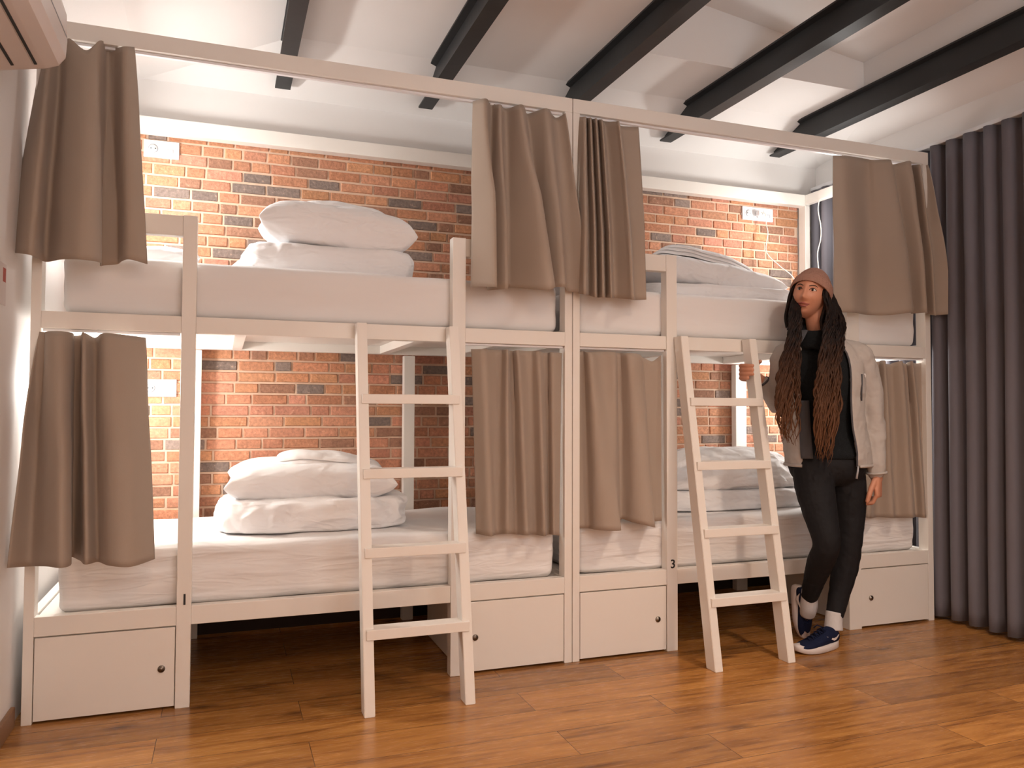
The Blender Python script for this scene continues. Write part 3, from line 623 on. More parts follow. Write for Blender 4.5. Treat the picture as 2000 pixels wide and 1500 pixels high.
def linen(name, x0, x1, y0, y1, z, layers, seed, slope=0.0, droop=0.0):
    """a cloth folded into a few thin layers that sags over what lies under it"""
    cx, cy, rx, ry = (x0+x1)/2, (y0+y1)/2, (x1-x0)/2, (y1-y0)/2; first = None
    for l in range(layers):
        k = 1-0.05*l; zz = z+l*0.017; th = 0.017
        ring = [(cx+0.01*l, cy, rx*k*0.05, ry*k*0.05, zz, 2), (cx+0.01*l, cy, rx*k*0.5, ry*k*0.5, zz, 3), (cx+0.01*l, cy, rx*k-0.012, ry*k-0.012, zz+0.001, 5), (cx+0.01*l, cy, rx*k, ry*k, zz+th*0.5, 5),
                (cx+0.01*l, cy, rx*k-0.012, ry*k-0.012, zz+th, 5), (cx+0.01*l, cy, rx*k*0.75, ry*k*0.75, zz+th+0.003, 3.5), (cx+0.01*l, cy, rx*k*0.4, ry*k*0.4, zz+th+0.002, 3), (cx+0.01*l, cy, rx*k*0.05, ry*k*0.05, zz+th, 2)]
        o = crumple(name if first is None else 'fold', ring, D, seed+l, amp=0.007, freq=9)
        for v in o.data.vertices:
            u = (v.co.x-cx)/rx; w = (v.co.y-cy)/ry
            v.co.z += slope*u - droop*abs(u)**2.2 - droop*0.8*abs(w)**2.2 + 0.010*noise.noise(Vector((v.co.x*8+seed, v.co.y*7, 0)))
        if first is None: first = o
        else: o.parent = first
    return first
o = linen('folded_sheet', 0.90, 1.33, 0.36, 0.62, ZU+0.335, 2, 1.0, slope=-0.012, droop=0.035)
tag(o, 'thin folded white sheet lying on the pillow on the upper left bunk', 'sheet', 'folded white sheets')
o = pillow('pillow', (0.34, 0.48, ZU+0.045), 0.19, 0.24, 0.10, 6.0)
tag(o, 'flat white pillow at the head end of the upper left mattress, partly behind the curtain', 'pillow', 'white pillows')
# lower left
o = crumple('folded_duvet', slab(1.00, 0.42, 0.395, 0.27, ZL, ZL+0.13, 3.4, shrink=0.0), D, 11.0, amp=0.026, freq=6)
tag(o, 'crumpled white duvet folded at the bottom of the bedding pile on the lower left bunk', 'duvet', 'white duvets')
o = pillow('pillow', (0.985, 0.43, ZL+0.195), 0.345, 0.215, 0.16, 12.0, rot=-0.04, tilt=0.08)
tag(o, 'creased white pillow in the middle of the bedding pile on the lower left bunk', 'pillow', 'white pillows')
o = linen('folded_sheet', 0.80, 1.24, 0.30, 0.57, ZL+0.262, 3, 5.0, slope=-0.01, droop=0.035)
tag(o, 'folded white sheet crowning the bedding pile on the lower left bunk', 'sheet', 'folded white sheets')
# lower right
o = crumple('folded_duvet', slab(3.08, 0.43, 0.46, 0.27, ZL+0.006, ZL+0.105, 4), D, 21.0, amp=0.020, freq=6)
tag(o, 'white duvet folded flat behind the ladder on the lower right bunk', 'duvet', 'white duvets')
o = crumple('duvet', [(3.07, 0.44, 0.30, 0.18, ZL+0.10, 3), (3.07, 0.44, 0.42, 0.24, ZL+0.108, 3.2), (3.08, 0.44, 0.435, 0.25, ZL+0.15, 3), (3.08, 0.45, 0.40, 0.23, ZL+0.21, 2.8), (3.10, 0.46, 0.31, 0.19, ZL+0.265, 2.5), (3.13, 0.47, 0.17, 0.11, ZL+0.295, 2.2), (3.14, 0.47, 0.02, 0.02, ZL+0.303, 2)], D, 25.0, amp=0.030, freq=5)
tag(o, 'puffy crumpled white duvet heaped on the folded one on the lower right bunk', 'duvet', 'white duvets')
# upper right
o = crumple('folded_duvet', slab(3.02, 0.44, 0.50, 0.27, ZU-0.003, ZU+0.072, 4), D, 31.0, amp=0.014, freq=6)
tag(o, 'thin white duvet folded on the upper right mattress under a pillow', 'duvet', 'white duvets')
o = pillow('pillow', (2.96, 0.44, ZU+0.140), 0.40, 0.22, 0.155, 33.0, rot=0.02, tilt=0.06, roll=0.10)
tag(o, 'white pillow lying under the rumpled sheets on the upper right bunk', 'pillow', 'white pillows')
o = linen('folded_sheet', 2.70, 3.26, 0.30, 0.60, ZU+0.225, 3, 9.0, slope=-0.055, droop=0.035)
tag(o, 'rumpled folded white sheets on top of the pile on the upper right bunk', 'sheet', 'folded white sheets')
o = pillow('pillow', (2.33, 0.46, ZU+0.072), 0.17, 0.24, 0.15, 36.0)
tag(o, 'white pillow seen through the guard rail opening of the upper right bunk', 'pillow', 'white pillows')

# ------------------------------------------------------------------ sockets and cables
def socket_plate(x0, z0, units, label, plugged=False):
    B = empty('socket_plate', (x0, YB, z0), label, 'socket', 'white socket plates on the brick wall')
    y = YB-0.016; w = 0.072*units + 0.010; h = 0.082
    boxobj('frame', (x0, x0+w, y, YB-0.002, z0, z0+h), M['plastic'], B, bev=0.002)
    for k in range(units):
        cx = x0+0.005+0.072*(k+0.5); cz = z0+h/2
        boxobj('insert', (cx-0.030, cx+0.030, y-0.003, y-0.0001, cz-0.030, cz+0.030), M['plastic'], B, bev=0.0015)
        if k < units-1:
            bm = bmesh.new(); tube(bm, [(cx, y-0.0034, cz), (cx, y-0.0045, cz)], 0.0215, 28); o = link('outlet', bm, M['slot'], B, True)
            bm = bmesh.new(); tube(bm, [(cx, y-0.0046, cz), (cx, y-0.0050, cz)], 0.018, 28); link('recess', bm, M['plastic'], B, True)
            bm = bmesh.new()
            for s in (-1, 1): tube(bm, [(cx+s*0.0095, y-0.0051, cz), (cx+s*0.0095, y-0.0056, cz)], 0.0028, 12)
            link('pin_hole', bm, M['dark'], B, True)
        else:
            bm = bmesh.new(); box(bm, cx-0.014, cx+0.016, y-0.005, y-0.0031, cz-0.004, cz+0.004); box(bm, cx+0.012, cx+0.016, y-0.005, y-0.0031, cz-0.018, cz-0.0041)
            link('card_slot', bm, M['slot'], B)
    return B
socket_plate(0.255, 2.262, 2, 'white double socket plate on the bricks at the head of the upper left berth')
socket_plate(0.262, 1.128, 2, 'white double socket plate on the bricks at the head of the lower left berth')
socket_plate(3.625, 2.258, 3, 'white triple socket plate with a plugged-in charger on the upper right bricks')
bm = bmesh.new(); cx, cz = 3.73, 2.297
box(bm, cx-0.016, cx+0.016, YB-0.058, YB-0.0235, cz-0.016, cz+0.016, bev=0.004)
ch = link('charger', bm, M['plastic']); tag(ch, 'small white charger plug in the upper right socket plate, its cable hanging down', 'charger')
bm = bmesh.new()
pts = crom([[cx, YB-0.058, cz], [cx+0.02, YB-0.075, cz-0.01], [cx+0.035, YB-0.06, cz-0.07], [3.765, 0.90, 2.17], [3.745, 0.89, 2.05], [3.80, 0.84, 1.96], [3.83, 0.74, 1.86], [3.80, 0.66, 1.68], [3.78, 0.60, 1.636]], 6)
tube(bm, pts, 0.0028, 8); k = link('cable', bm, M['cable'], ch, True); k.parent = ch; k.matrix_parent_inverse = Matrix.Identity(4)
bm = bmesh.new()
pts = crom([[4.022, 0.74, 2.365], [4.015, 0.745, 2.30], [4.030, 0.74, 2.20], [4.028, 0.74, 2.12], [4.008, 0.745, 2.03], [4.012, 0.74, 1.90], [4.005, 0.73, 1.70], [3.99, 0.70, 1.636]], 6)
tube(bm, pts, 0.003, 8); tag(link('hanging_cable', bm, M['cable'], smooth=True), 'thin white cable hanging in the corner opening of the upper right berth', 'cable')
bm = bmesh.new()
pts = crom([[3.70, 0.93, 1.34], [3.70, 0.93, 1.15], [3.715, 0.93, 1.0], [3.72, 0.93, 0.90], [3.735, 0.925, 0.875], [3.72, 0.925, 0.855], [3.705, 0.92, 0.875], [3.725, 0.91, 0.84], [3.76, 0.84, 0.70], [3.78, 0.80, 0.600]], 6)
tube(bm, pts, 0.003, 8); tag(link('hanging_cable', bm, M['cable'], smooth=True), 'thin looped white cable hanging down the lower bricks beside the woman', 'cable')

# ------------------------------------------------------------------ air conditioner on the left wall
def air_con():
    B = empty('air_conditioner', (XL, -0.95, 2.0), 'pale wall mounted air conditioner in the top left corner above the curtain', 'air conditioner')
    y0, y1 = -1.30, -0.475; x0 = XL+0.001
    prof = [(0.0, 2.035), (0.035, 2.043), (0.15, 2.066), (0.185, 2.080), (0.203, 2.105), (0.206, 2.15), (0.203, 2.23), (0.185, 2.285), (0.14, 2.31), (0.0, 2.31)]
    bm = bmesh.new()
    ys = [y0, y0+0.01, y1-0.02, y1-0.006, y1]; sc_ = [0.96, 1, 1, 0.985, 0.95]
    rows = [[bm.verts.new((x0+px*s, yy, 2.15+(pz-2.15)*s)) for px, pz in prof] for yy, s in zip(ys, sc_)]
    for a, b in zip(rows, rows[1:]):
        for k in range(len(prof)): bm.faces.new((a[k], a[(k+1) % len(prof)], b[(k+1) % len(prof)], b[k]))
    bm.faces.new(rows[0][::-1]); bm.faces.new(rows[-1]); bmesh.ops.recalc_face_normals(bm, faces=bm.faces)
    link('casing', bm, M['acplastic'], B)
    # underside louvre between two dark slots
    def under(a): return 2.036+a*0.2
    for a0, a1, mat, nm, dz in ((0.070, 0.077, 'dark', 'slot', 0.002), (0.128, 0.135, 'dark', 'slot', 0.002), (0.080, 0.125, 'acplastic', 'louvre', 0.003)):
        bm = bmesh.new(); v = []
        for yy in (y0+0.03, y1-0.045):
            for a in (a0, a1):
                for z in (under(a)-dz, under(a)+0.002): v.append(bm.verts.new((x0+a, yy, z)))
        for f in ((0, 1, 3, 2), (4, 6, 7, 5), (0, 2, 6, 4), (1, 5, 7, 3), (0, 4, 5, 1), (2, 3, 7, 6)): bm.faces.new([v[i] for i in f])
        bmesh.ops.recalc_face_normals(bm, faces=bm.faces); link(nm, bm, M[mat], B)
    # fine panel line on the front
    bm = bmesh.new(); box(bm, x0+0.2035, x0+0.2072, y0+0.02, y1-0.03, 2.158, 2.161); link('panel_line', bm, M['slot'], B)
air_con()
bm = bmesh.new(); box(bm, XL, XL+0.002, -0.32, -0.205, 1.395, 1.525); nt_ = link('notice', bm, M['notice']); tag(nt_, 'small pale notice with a red square stuck on the left wall', 'notice')
bm = bmesh.new(); box(bm, XL+0.0021, XL+0.0026, -0.245, -0.212, 1.468, 1.512); k = link('red_square', bm, M['noticered']); k.parent = nt_

# ------------------------------------------------------------------ the woman
W = empty('person', (3.13, -0.2, 0), 'woman in pink beanie, pale jacket and black leggings, standing with one hand on the ladder', 'person')
V = Vector
skin_bm = bmesh.new()
tf = V((-0.36, -0.93, 0)).normalized()          # the way the chest faces
ts = V((0.93, -0.36, 0)).normalized()           # towards her left shoulder
UPZ = V((0, 0, 1))
shR, shL = V((3.069, -0.09, 1.325)), V((3.407, -0.215, 1.318))
elR, wrR = V((3.086, -0.035, 1.105)), V((2.985, -0.035, 1.215))
elL, wrL = V((3.452, -0.235, 1.055)), V((3.440, -0.265, 0.800))
TOR = [  # (x, y, z, half width, half depth)
    (3.245, -0.165, 0.79, 0.110, 0.070), (3.248, -0.165, 0.83, 0.150, 0.098), (3.245, -0.165, 0.88, 0.150, 0.098), (3.232, -0.160, 0.96, 0.132, 0.090),
    (3.228, -0.158, 1.02, 0.125, 0.086), (3.230, -0.155, 1.10, 0.136, 0.098), (3.234, -0.155, 1.20, 0.152, 0.108), (3.236, -0.152, 1.28, 0.158, 0.098),
    (3.236, -0.150, 1.345, 0.142, 0.076), (3.232, -0.152, 1.385, 0.090, 0.060), (3.225, -0.155, 1.41, 0.056, 0.054)]
def torso_rings(rows, grow=0.0, n=5, growd=None):
    R = crom([list(r) for r in rows], n); gd = grow if growd is None else growd
    return [(V(r[:3]), ts*(r[3]+grow), tf*(r[4]+gd)) for r in R]
loft(skin_bm, torso_rings(TOR), 36, power=2.3)
limb(skin_bm, [(3.225, -0.150, 1.36, 0.062), (3.212, -0.158, 1.43, 0.050), (3.198, -0.165, 1.50, 0.050), (3.195, -0.165, 1.56, 0.055)])
# legs: right leg crossed behind on its toe, left leg standing
LR = [(3.165, -0.172, 0.83, 0.088), (3.156, -0.19, 0.73, 0.083), (3.150, -0.235, 0.60, 0.068), (3.146, -0.272, 0.485, 0.054), (3.158, -0.215, 0.385, 0.052), (3.180, -0.150, 0.290, 0.042), (3.196, -0.106, 0.215, 0.034), (3.203, -0.090, 0.17, 0.026)]
LL = [(3.325, -0.18, 0.83, 0.088), (3.338, -0.19, 0.73, 0.082), (3.342, -0.20, 0.60, 0.067), (3.332, -0.205, 0.455, 0.053), (3.322, -0.190, 0.35, 0.054), (3.296, -0.185, 0.24, 0.043), (3.262, -0.190, 0.14, 0.034), (3.250, -0.195, 0.10, 0.030)]
limb(skin_bm, LR); limb(skin_bm, LL)
# arms
AR = [(shR.x+.01, shR.y, shR.z, 0.052), (3.076, -0.065, 1.22, 0.043), (elR.x, elR.y, elR.z, 0.037), (3.040, -0.036, 1.160, 0.034), (wrR.x, wrR.y, wrR.z, 0.025), (2.955, -0.036, 1.232, 0.025)]
AL = [(shL.x-.01, shL.y, shL.z, 0.052), (3.432, -0.225, 1.19, 0.043), (elL.x, elL.y, elL.z, 0.037), (3.450, -0.250, 0.93, 0.034), (wrL.x, wrL.y, wrL.z, 0.025), (3.438, -0.27, 0.765, 0.026)]
limb(skin_bm, AR); limb(skin_bm, AL)
def finger(bm, root, d, bend_axis, lens, angs, r0, r1):
    """three bones; each bone turns by its angle about bend_axis"""
    p = V(root); d = V(d).normalized(); P = [tuple(p)+(r0,)]; n = len(lens)
    for i, (l, a) in enumerate(zip(lens, angs)):
        d = Matrix.Rotation(a, 3, bend_axis) @ d; r = r0+(r1-r0)*(i+1)/n
        P.append(tuple(p+d*l*0.5)+(r0+(r1-r0)*(i+0.5)/n,)); p = p+d*l; P.append(tuple(p)+(r*1.04,))
    limb(bm, P, 3, 12); return p
# her left hand hangs: back of the hand to the right and front, fingers curled in, thumb in front
hd = V((0.01, -0.05, -1)).normalized()            # down the hand
back = (V((0.55, -0.80, 0)) - hd*V((0.55, -0.80, 0)).dot(hd)).normalized()   # out of the back of the hand
across = hd.cross(back).normalized()               # thumb side
if across.x > 0: across = -across
pc = V((3.438, -0.272, 0.775))
loft(skin_bm, [(pc+hd*s, across*w, back*t) for s, w, t in ((-0.015, .024, .018), (0.0, .027, .019), (0.03, .036, .018), (0.06, .042, .016), (0.085, .041, .0145), (0.095, .034, .012))], 20, power=2.5)
ax = across
t_ = 1 if (Matrix.Rotation(0.5, 3, ax) @ hd).dot(back) < 0 else -1
for k, (off, ls, cu) in enumerate(((0.030, (.040, .024, .019), (0.50, 0.85, 0.5)), (0.010, (.044, .028, .020), (0.65, 0.95, 0.5)), (-0.010, (.041, .026, .020), (0.80, 1.0, 0.55)), (-0.030, (.033, .020, .017), (0.95, 1.0, 0.6)))):
    finger(skin_bm, pc+hd*0.082+across*off, hd, ax, ls, [a*t_ for a in cu], 0.0098, 0.0075)
finger(skin_bm, pc+hd*0.018+across*0.026-back*0.006, (hd*0.75+across*0.55-back*0.25), (hd.cross(across)).normalized(), (.045, .034, .026), (0.0, -0.28, -0.22) if ((Matrix.Rotation(-0.3, 3, (hd.cross(across)).normalized()) @ across).dot(hd) > across.dot(hd)) else (0.0, 0.28, 0.22), 0.0135, 0.0095)
# her right hand closes on the ladder stile: palm behind it, four fingers stacked round its left side
zc = 1.248; sx = 2.918; sy = -0.318 + (0.318-0.036)*zc/1.405
sx0, sx1 = sx-0.019, sx+0.019
yb = -0.252 + (0.252-0.006)*zc/1.405               # rear face of the stile here
pr = [(V((2.962, yb+0.022, 1.236)), 0.026, 0.017), (V((2.945, yb+0.020, 1.242)), 0.034, 0.017), (V((2.920, yb+0.018, 1.248)), 0.041, 0.0165), (V((2.898, yb+0.017, 1.251)), 0.041, 0.0155), (V((2.888, yb+0.016, 1.252)), 0.036, 0.013)]
loft(skin_bm, [(c, V((0.2, 0, 1)).normalized()*a, V((0, 1, 0))*b) for c, a, b in pr], 20, power=2.5)
limb(skin_bm, [(2.985, -0.034, 1.215, 0.025), (2.968, yb+0.020, 1.229, 0.024), (2.950, yb+0.020, 1.238, 0.022)])
for k, (dz, ln) in enumerate(((0.030, 1.0), (0.0105, 1.06), (-0.009, 1.0), (-0.028, 0.85))):
    z0 = zc+0.004+dz; P = [(2.902, yb+0.016, z0), (2.884, yb+0.012, z0), (2.875, yb-0.006, z0), (2.874, yb-0.026, z0-0.001), (2.878, yb-0.046, z0-0.002)]
    if k < 3: P.append((2.890, yb-0.066, z0-0.003))
    limb(skin_bm, [p+(r,) for p, r in zip(P, (.0100, .0102, .0098, .0096, .0090, .0082))], 3, 12)
limb(skin_bm, [(2.955, yb+0.012, 1.262, .0125), (2.958, yb-0.006, 1.282, .0115), (2.950, yb-0.030, 1.296, .010), (2.943, yb-0.052, 1.300, .0092)], 3, 12)
# feet inside the shoes
limb(skin_bm, [(3.250, -0.195, 0.10, 0.028), (3.235, -0.202, 0.055, 0.024), (3.17, -0.208, 0.042, 0.020), (3.09, -0.214, 0.034, 0.014)])
limb(skin_bm, [(3.203, -0.090, 0.17, 0.026), (3.208, -0.072, 0.135, 0.022), (3.216, -0.045, 0.09, 0.016), (3.222, -0.035, 0.045, 0.010)])

# head: shaped ball, face turned to the left of the picture and slightly up
HC = V((3.153, -0.172, 1.606))
fwd = V((-0.80, -0.59, 0.06)).normalized()
hup = (V((0.24, -0.06, 1.0)) - fwd*V((0.24, -0.06, 1.0)).dot(fwd)).normalized()
hx = fwd.cross(hup).normalized()                  # towards her own right is +? fixed below
HM = Matrix((hx, fwd, hup)).transposed()
def g2(x, z, cx, cz, sx, sz): return math.exp(-((x-cx)/sx)**2-((z-cz)/sz)**2)
def head_pt(n):
    x, y, z = n; zz = z
    wx = 0.071*(1-0.22*max(0, -zz)**1.8); wy = 0.090; wz = 0.108
    p = V((x*wx, y*wy, z*wz))
    if y < 0 and z < 0: p.y *= 1-0.45*(-z)**1.2
    if y > 0:
        f = min(1, y*1.6); X, Z = p.x, p.z; d = 0
        p.y = p.y*(1-0.10*max(0, -z)) + 0.010*max(0, -z)**2*f
        d += 0.009*g2(X, Z, 0, 0.006, 0.009, 0.028) + 0.022*g2(X, Z, 0, -0.026, 0.0105, 0.013) + 0.007*g2(X, Z, 0.012, -0.030, 0.007, 0.008) + 0.007*g2(X, Z, -0.012, -0.030, 0.007, 0.008)
        d += 0.005*g2(X, Z, 0, 0.036, 0.045, 0.014)
        for s in (-1, 1):
            d += -0.0085*g2(X, Z, s*0.029, 0.012, 0.017, 0.012); d += 0.0055*g2(X, Z, s*0.040, -0.022, 0.020, 0.018)
            d += 0.0035*g2(X, Z, s*0.028, 0.012, 0.0125, 0.007)
            d += -0.003*g2(X, Z, s*0.024, -0.058, 0.006, 0.012)
        d += 0.0055*g2(X, Z, 0, -0.052, 0.022, 0.006) + 0.006*g2(X, Z, 0, -0.063, 0.018, 0.006) - 0.004*g2(X, Z, 0, -0.0575, 0.024, 0.0025) - 0.003*g2(X, Z, 0, -0.074, 0.02, 0.006)
        d += 0.008*g2(X, Z, 0, -0.092, 0.020, 0.016)
        p.y += d*f
    return p
def head_world(p): return HC + HM @ p
hv = []; nr, ns = 96, 128
for i in range(nr+1):
    th = PI*i/nr; row = []
    for k in range(ns):
        ph = 2*PI*k/ns
        row.append(skin_bm.verts.new(head_world(head_pt((math.sin(th)*math.cos(ph), math.sin(th)*math.sin(ph), math.cos(th))))))
    hv.append(row)
for a, b in zip(hv, hv[1:]):
    for k in range(ns): skin_bm.faces.new((a[k], a[(k+1) % ns], b[(k+1) % ns], b[k]))
bmesh.ops.remove_doubles(skin_bm, verts=[v for v in hv[0]+hv[-1]], dist=1e-5)
# ears
for s in (-1, 1):
    limb(skin_bm, [tuple(head_world(V((s*0.068, -0.012, -0.030))))+(0.007,), tuple(head_world(V((s*0.075, -0.016, -0.010))))+(0.010,), tuple(head_world(V((s*0.076, -0.018, 0.010))))+(0.010,), tuple(head_world(V((s*0.070, -0.010, 0.022))))+(0.007,)], 3, 12)
bmesh.ops.recalc_face_normals(skin_bm, faces=skin_bm.faces)
body = link('body', skin_bm, M['skin'], W, smooth=True)
mod(body, 'REMESH', mode='VOXEL', voxel_size=0.0034, use_smooth_shade=True); mod(body, 'SMOOTH', factor=0.5, iterations=3)
def surf(x, z, off=0.0):
    """point on the front of the face at local x, z"""
    lo, hi = 0.0, 1.0
    for _ in range(40):
        m = (lo+hi)/2; n = V((x/0.070, m, z/0.108)); n.normalize(); q = head_pt(n)
        if abs(n.y) < 1e-6: break
        # scale along the ray so that x and z match
        if (q.x**2+q.z**2) > (x*x+z*z): lo = m
        else: hi = m
    n = V((x/0.070, (lo+hi)/2, z/0.108)).normalized(); q = head_pt(n); return head_world(V((x, q.y+off, z)))
def strip(name, pts, rad, mat, label=None):
    bm = bmesh.new(); limb(bm, [tuple(p)+(r,) for p, r in zip(pts, rad)], 4, 10)
    o = link(name, bm, mat, W, smooth=True)
    if label: o['label'] = label
    return o
for s in (-1, 1):
    strip('eyebrow', [surf(s*x, z, 0.0005) for x, z in ((0.014, 0.0275), (0.026, 0.0325), (0.038, 0.0325), (0.046, 0.0275))], (0.0018, 0.0022, 0.0018, 0.0008), M['brow'])
    c = surf(s*0.029, 0.012, -0.0062)
    bm = bmesh.new(); bmesh.ops.create_uvsphere(bm, u_segments=28, v_segments=18, radius=0.0098)
    for v in bm.verts: v.co = c + HM @ V((v.co.x*1.25, v.co.y, v.co.z*0.66))
    e = link('eye', bm, M['eyewhite'], W, smooth=True)
    look = HM @ V((0.10, 1, 0.02)).normalized(); bm = bmesh.new()
    tube(bm, [c+look*0.0085, c+look*0.0102], [0.0058, 0.0048], 18)
    o = link('iris', bm, M['iris'], None, True); o.parent = e; o.matrix_parent_inverse = Matrix.Identity(4)
    strip('upper_eyelid', [surf(s*x, z, 0.0012) for x, z in ((0.016, 0.0105), (0.022, 0.0175), (0.030, 0.0195), (0.038, 0.0165), (0.044, 0.0105))], (0.0012, 0.0020, 0.0022, 0.0020, 0.0012), M['brow'], 'dark lashed upper eyelid')
    strip('lower_eyelid', [surf(s*x, z, 0.0008) for x, z in ((0.017, 0.0085), (0.024, 0.0052), (0.032, 0.0045), (0.041, 0.0085))], (0.0010, 0.0018, 0.0018, 0.0010), M['skin'])
strip('upper_lip', [surf(x, z, 0.0004) for x, z in ((-0.026, -0.0500), (-0.014, -0.0525), (-0.004, -0.0505), (0.0, -0.0515), (0.004, -0.0505), (0.014, -0.0525), (0.026, -0.0500))], (0.0010, 0.0030, 0.0036, 0.0034, 0.0036, 0.0030, 0.0010), M['lip'])
strip('lower_lip', [surf(x, z, 0.0006) for x, z in ((-0.024, -0.0520), (-0.013, -0.0600), (0.0, -0.0630), (0.013, -0.0600), (0.024, -0.0520))], (0.0010, 0.0034, 0.0044, 0.0034, 0.0010), M['lip'])

# beanie: knitted shell pulled over the crown, with a rolled rim
bm = bmesh.new(); rows = []; NR, NS = 26, 120
for i in range(NR+1):
    t = i/NR; row = []
    for k in range(NS):
        ph = 2*PI*k/NS; cf = math.sin(ph)       # +1 front, -1 back
        low = 0.040 if cf > 0 else 0.040+0.075*cf   # rim lower at the nape
        low = 0.044*(0.5+0.5*cf) - 0.048*(0.5-0.5*cf) + 0.004
        th0 = math.acos(max(-1, min(1, low/0.118))); th = th0*(1-t)
        n = V((math.sin(th)*math.cos(ph), math.sin(th)*math.sin(ph), math.cos(th)))
        top = 0.012*max(0, n.z)**3
        p = V((n.x*0.083, n.y*(0.099 if n.y > 0 else 0.148)-0.004-0.014*max(0, n.z), n.z*(0.120)+top*0.4))
        rib = 0.0016*math.sin(ph*44) if t < 0.36 else 0.0028*(math.sin(ph*22+i*1.1)*math.sin(i*1.7))
        grow = 0.0045 if t < 0.34 else 0.001
        p += V((n.x, n.y, n.z))*(rib*math.sin(th+0.001) + grow)
        row.append(bm.verts.new(head_world(p)))
    rows.append(row)
for a, b in zip(rows, rows[1:]):
    for k in range(NS): bm.faces.new((a[k], a[(k+1) % NS], b[(k+1) % NS], b[k]))
bmesh.ops.remove_doubles(bm, verts=rows[-1], dist=1e-4)
hat = link('beanie', bm, M['hat'], W, smooth=True); mod(hat, 'SOLIDIFY', thickness=0.005, offset=1); hat['label'] = 'dusty pink knitted beanie'

# hair: long dark locks falling from under the beanie on both sides of the face over the chest
random.seed(12)
RA = [(3.085, -0.150, 1.600), (3.020, -0.197, 1.500), (2.990, -0.225, 1.413), (2.947, -0.215, 1.254), (2.927, -0.220, 1.078), (2.953, -0.218, 0.930)]
RB = [(3.095, -0.165, 1.585), (3.050, -0.222, 1.490), (3.030, -0.240, 1.415), (3.025, -0.235, 1.256), (3.022, -0.238, 1.079), (3.012, -0.232, 0.905)]
LA = [(3.165, -0.235, 1.650), (3.150, -0.278, 1.520), (3.100, -0.310, 1.419), (3.052, -0.330, 1.258), (3.026, -0.335, 1.079), (3.048, -0.330, 0.856)]
LB = [(3.275, -0.165, 1.640), (3.290, -0.220, 1.500), (3.240, -0.275, 1.424), (3.178, -0.312, 1.261), (3.162, -0.322, 1.080), (3.112, -0.320, 0.812)]
hb = bmesh.new()
def lock(A, B, s, d, end, rad, seed):
    rows = []
    for a, b in zip(A, B): rows.append([a[i]+(b[i]-a[i])*s for i in range(3)])
    pts = crom(rows, 9); n = int(len(pts)*end); out = []
    f1, f2 = random.uniform(16, 34), random.uniform(0, 6.3)
    for i, p in enumerate(pts[:n]):
        t = i/len(pts); am = 0.0015+0.0075*t
        out.append((p[0]+am*math.sin(f1*t*2+f2)+0.014*noise.noise(V((t*5, seed, 1))), p[1]-0.012*d*min(1, t*4)+am*math.cos(f1*t*2+f2), p[2]))
    R = [rad*(0.85+0.25*math.sin(i*0.9+seed)) * (1.0 if i < n-5 else max(0.15, (n-i)/6)) for i in range(n)]
    tube(hb, out, R, 7)
for k in range(64): lock(RA, RB, random.uniform(-0.05, 1.05), random.uniform(0, 1.0)+(1 if k % 3 == 0 else 0)*0.3, random.uniform(0.80, 1.0), random.uniform(0.0028, 0.0056), k*1.7)
for k in range(84): lock(LA, LB, random.uniform(-0.03, 1.05), random.uniform(0, 1.0)+(1 if k % 3 == 0 else 0)*0.4, random.uniform(0.82, 1.0), random.uniform(0.0028, 0.0058), k*2.3+50)
# hair against the head and nape
for s in (-1, 1):
    for k in range(26):
        a = k/25; y0 = 0.028-0.085*a
        P = [head_world(V((s*(0.070), y0, 0.035-0.05*a))), head_world(V((s*(0.081), y0-0.004, -0.01-0.03*a))), head_world(V((s*(0.082), y0-0.006, -0.06))), head_world(V((s*(0.080), y0-0.002, -0.115)))]
        P.append(P[-1]+V((0.0, -0.01, -0.05)))
        tube(hb, crom([list(p) for p in P], 5), random.uniform(0.007, 0.010), 7)
for k in range(24):
    a = PI*(k/23); P = [head_world(V((math.cos(a)*0.062, -0.03-math.sin(a)*0.055, -0.03))), head_world(V((math.cos(a)*0.066, -0.03-math.sin(a)*0.052, -0.09))), head_world(V((math.cos(a)*0.07, -0.03-math.sin(a)*0.042, -0.17)))]
    tube(hb, crom([list(p) for p in P], 5), 0.010, 7)
hair = link('hair', hb, M['hair'], W, smooth=True); hair['label'] = 'long brown wavy locks darker at the roots'

# dark knitted sweater with a loose roll neck
sb = bmesh.new(); rows = [r for r in TOR if r[2] >= 0.80]
SW = [(3.242, -0.165, 0.855, 0.164, 0.110), (3.241, -0.164, 0.885, 0.163, 0.112)] + [r for r in TOR if r[2] > 0.90 and r[2] < 1.39]
loft(sb, torso_rings(SW, 0.010), 40, power=2.3)
for z, rx, dx in ((1.375, 0.092, 0.004), (1.398, 0.088, 0), (1.420, 0.080, -.006), (1.442, 0.072, -.010)):
    ring = [V((3.205+dx, -0.178, z)) + ts*math.cos(2*PI*k/28)*rx + tf*math.sin(2*PI*k/28)*rx*0.95 + V((0, 0, -0.018*math.sin(2*PI*k/28)-0.006*math.cos(2*PI*k/14+z*40))) for k in range(28)]
    tube(sb, ring+[ring[0], ring[1]], 0.0155, 10)
sw = link('sweater', sb, M['sweater'], W, smooth=True); mod(sw, 'REMESH', mode='VOXEL', voxel_size=0.006, use_smooth_shade=True); mod(sw, 'SMOOTH', factor=0.5, iterations=3)
sw['label'] = 'dark knitted sweater with a loose roll neck'

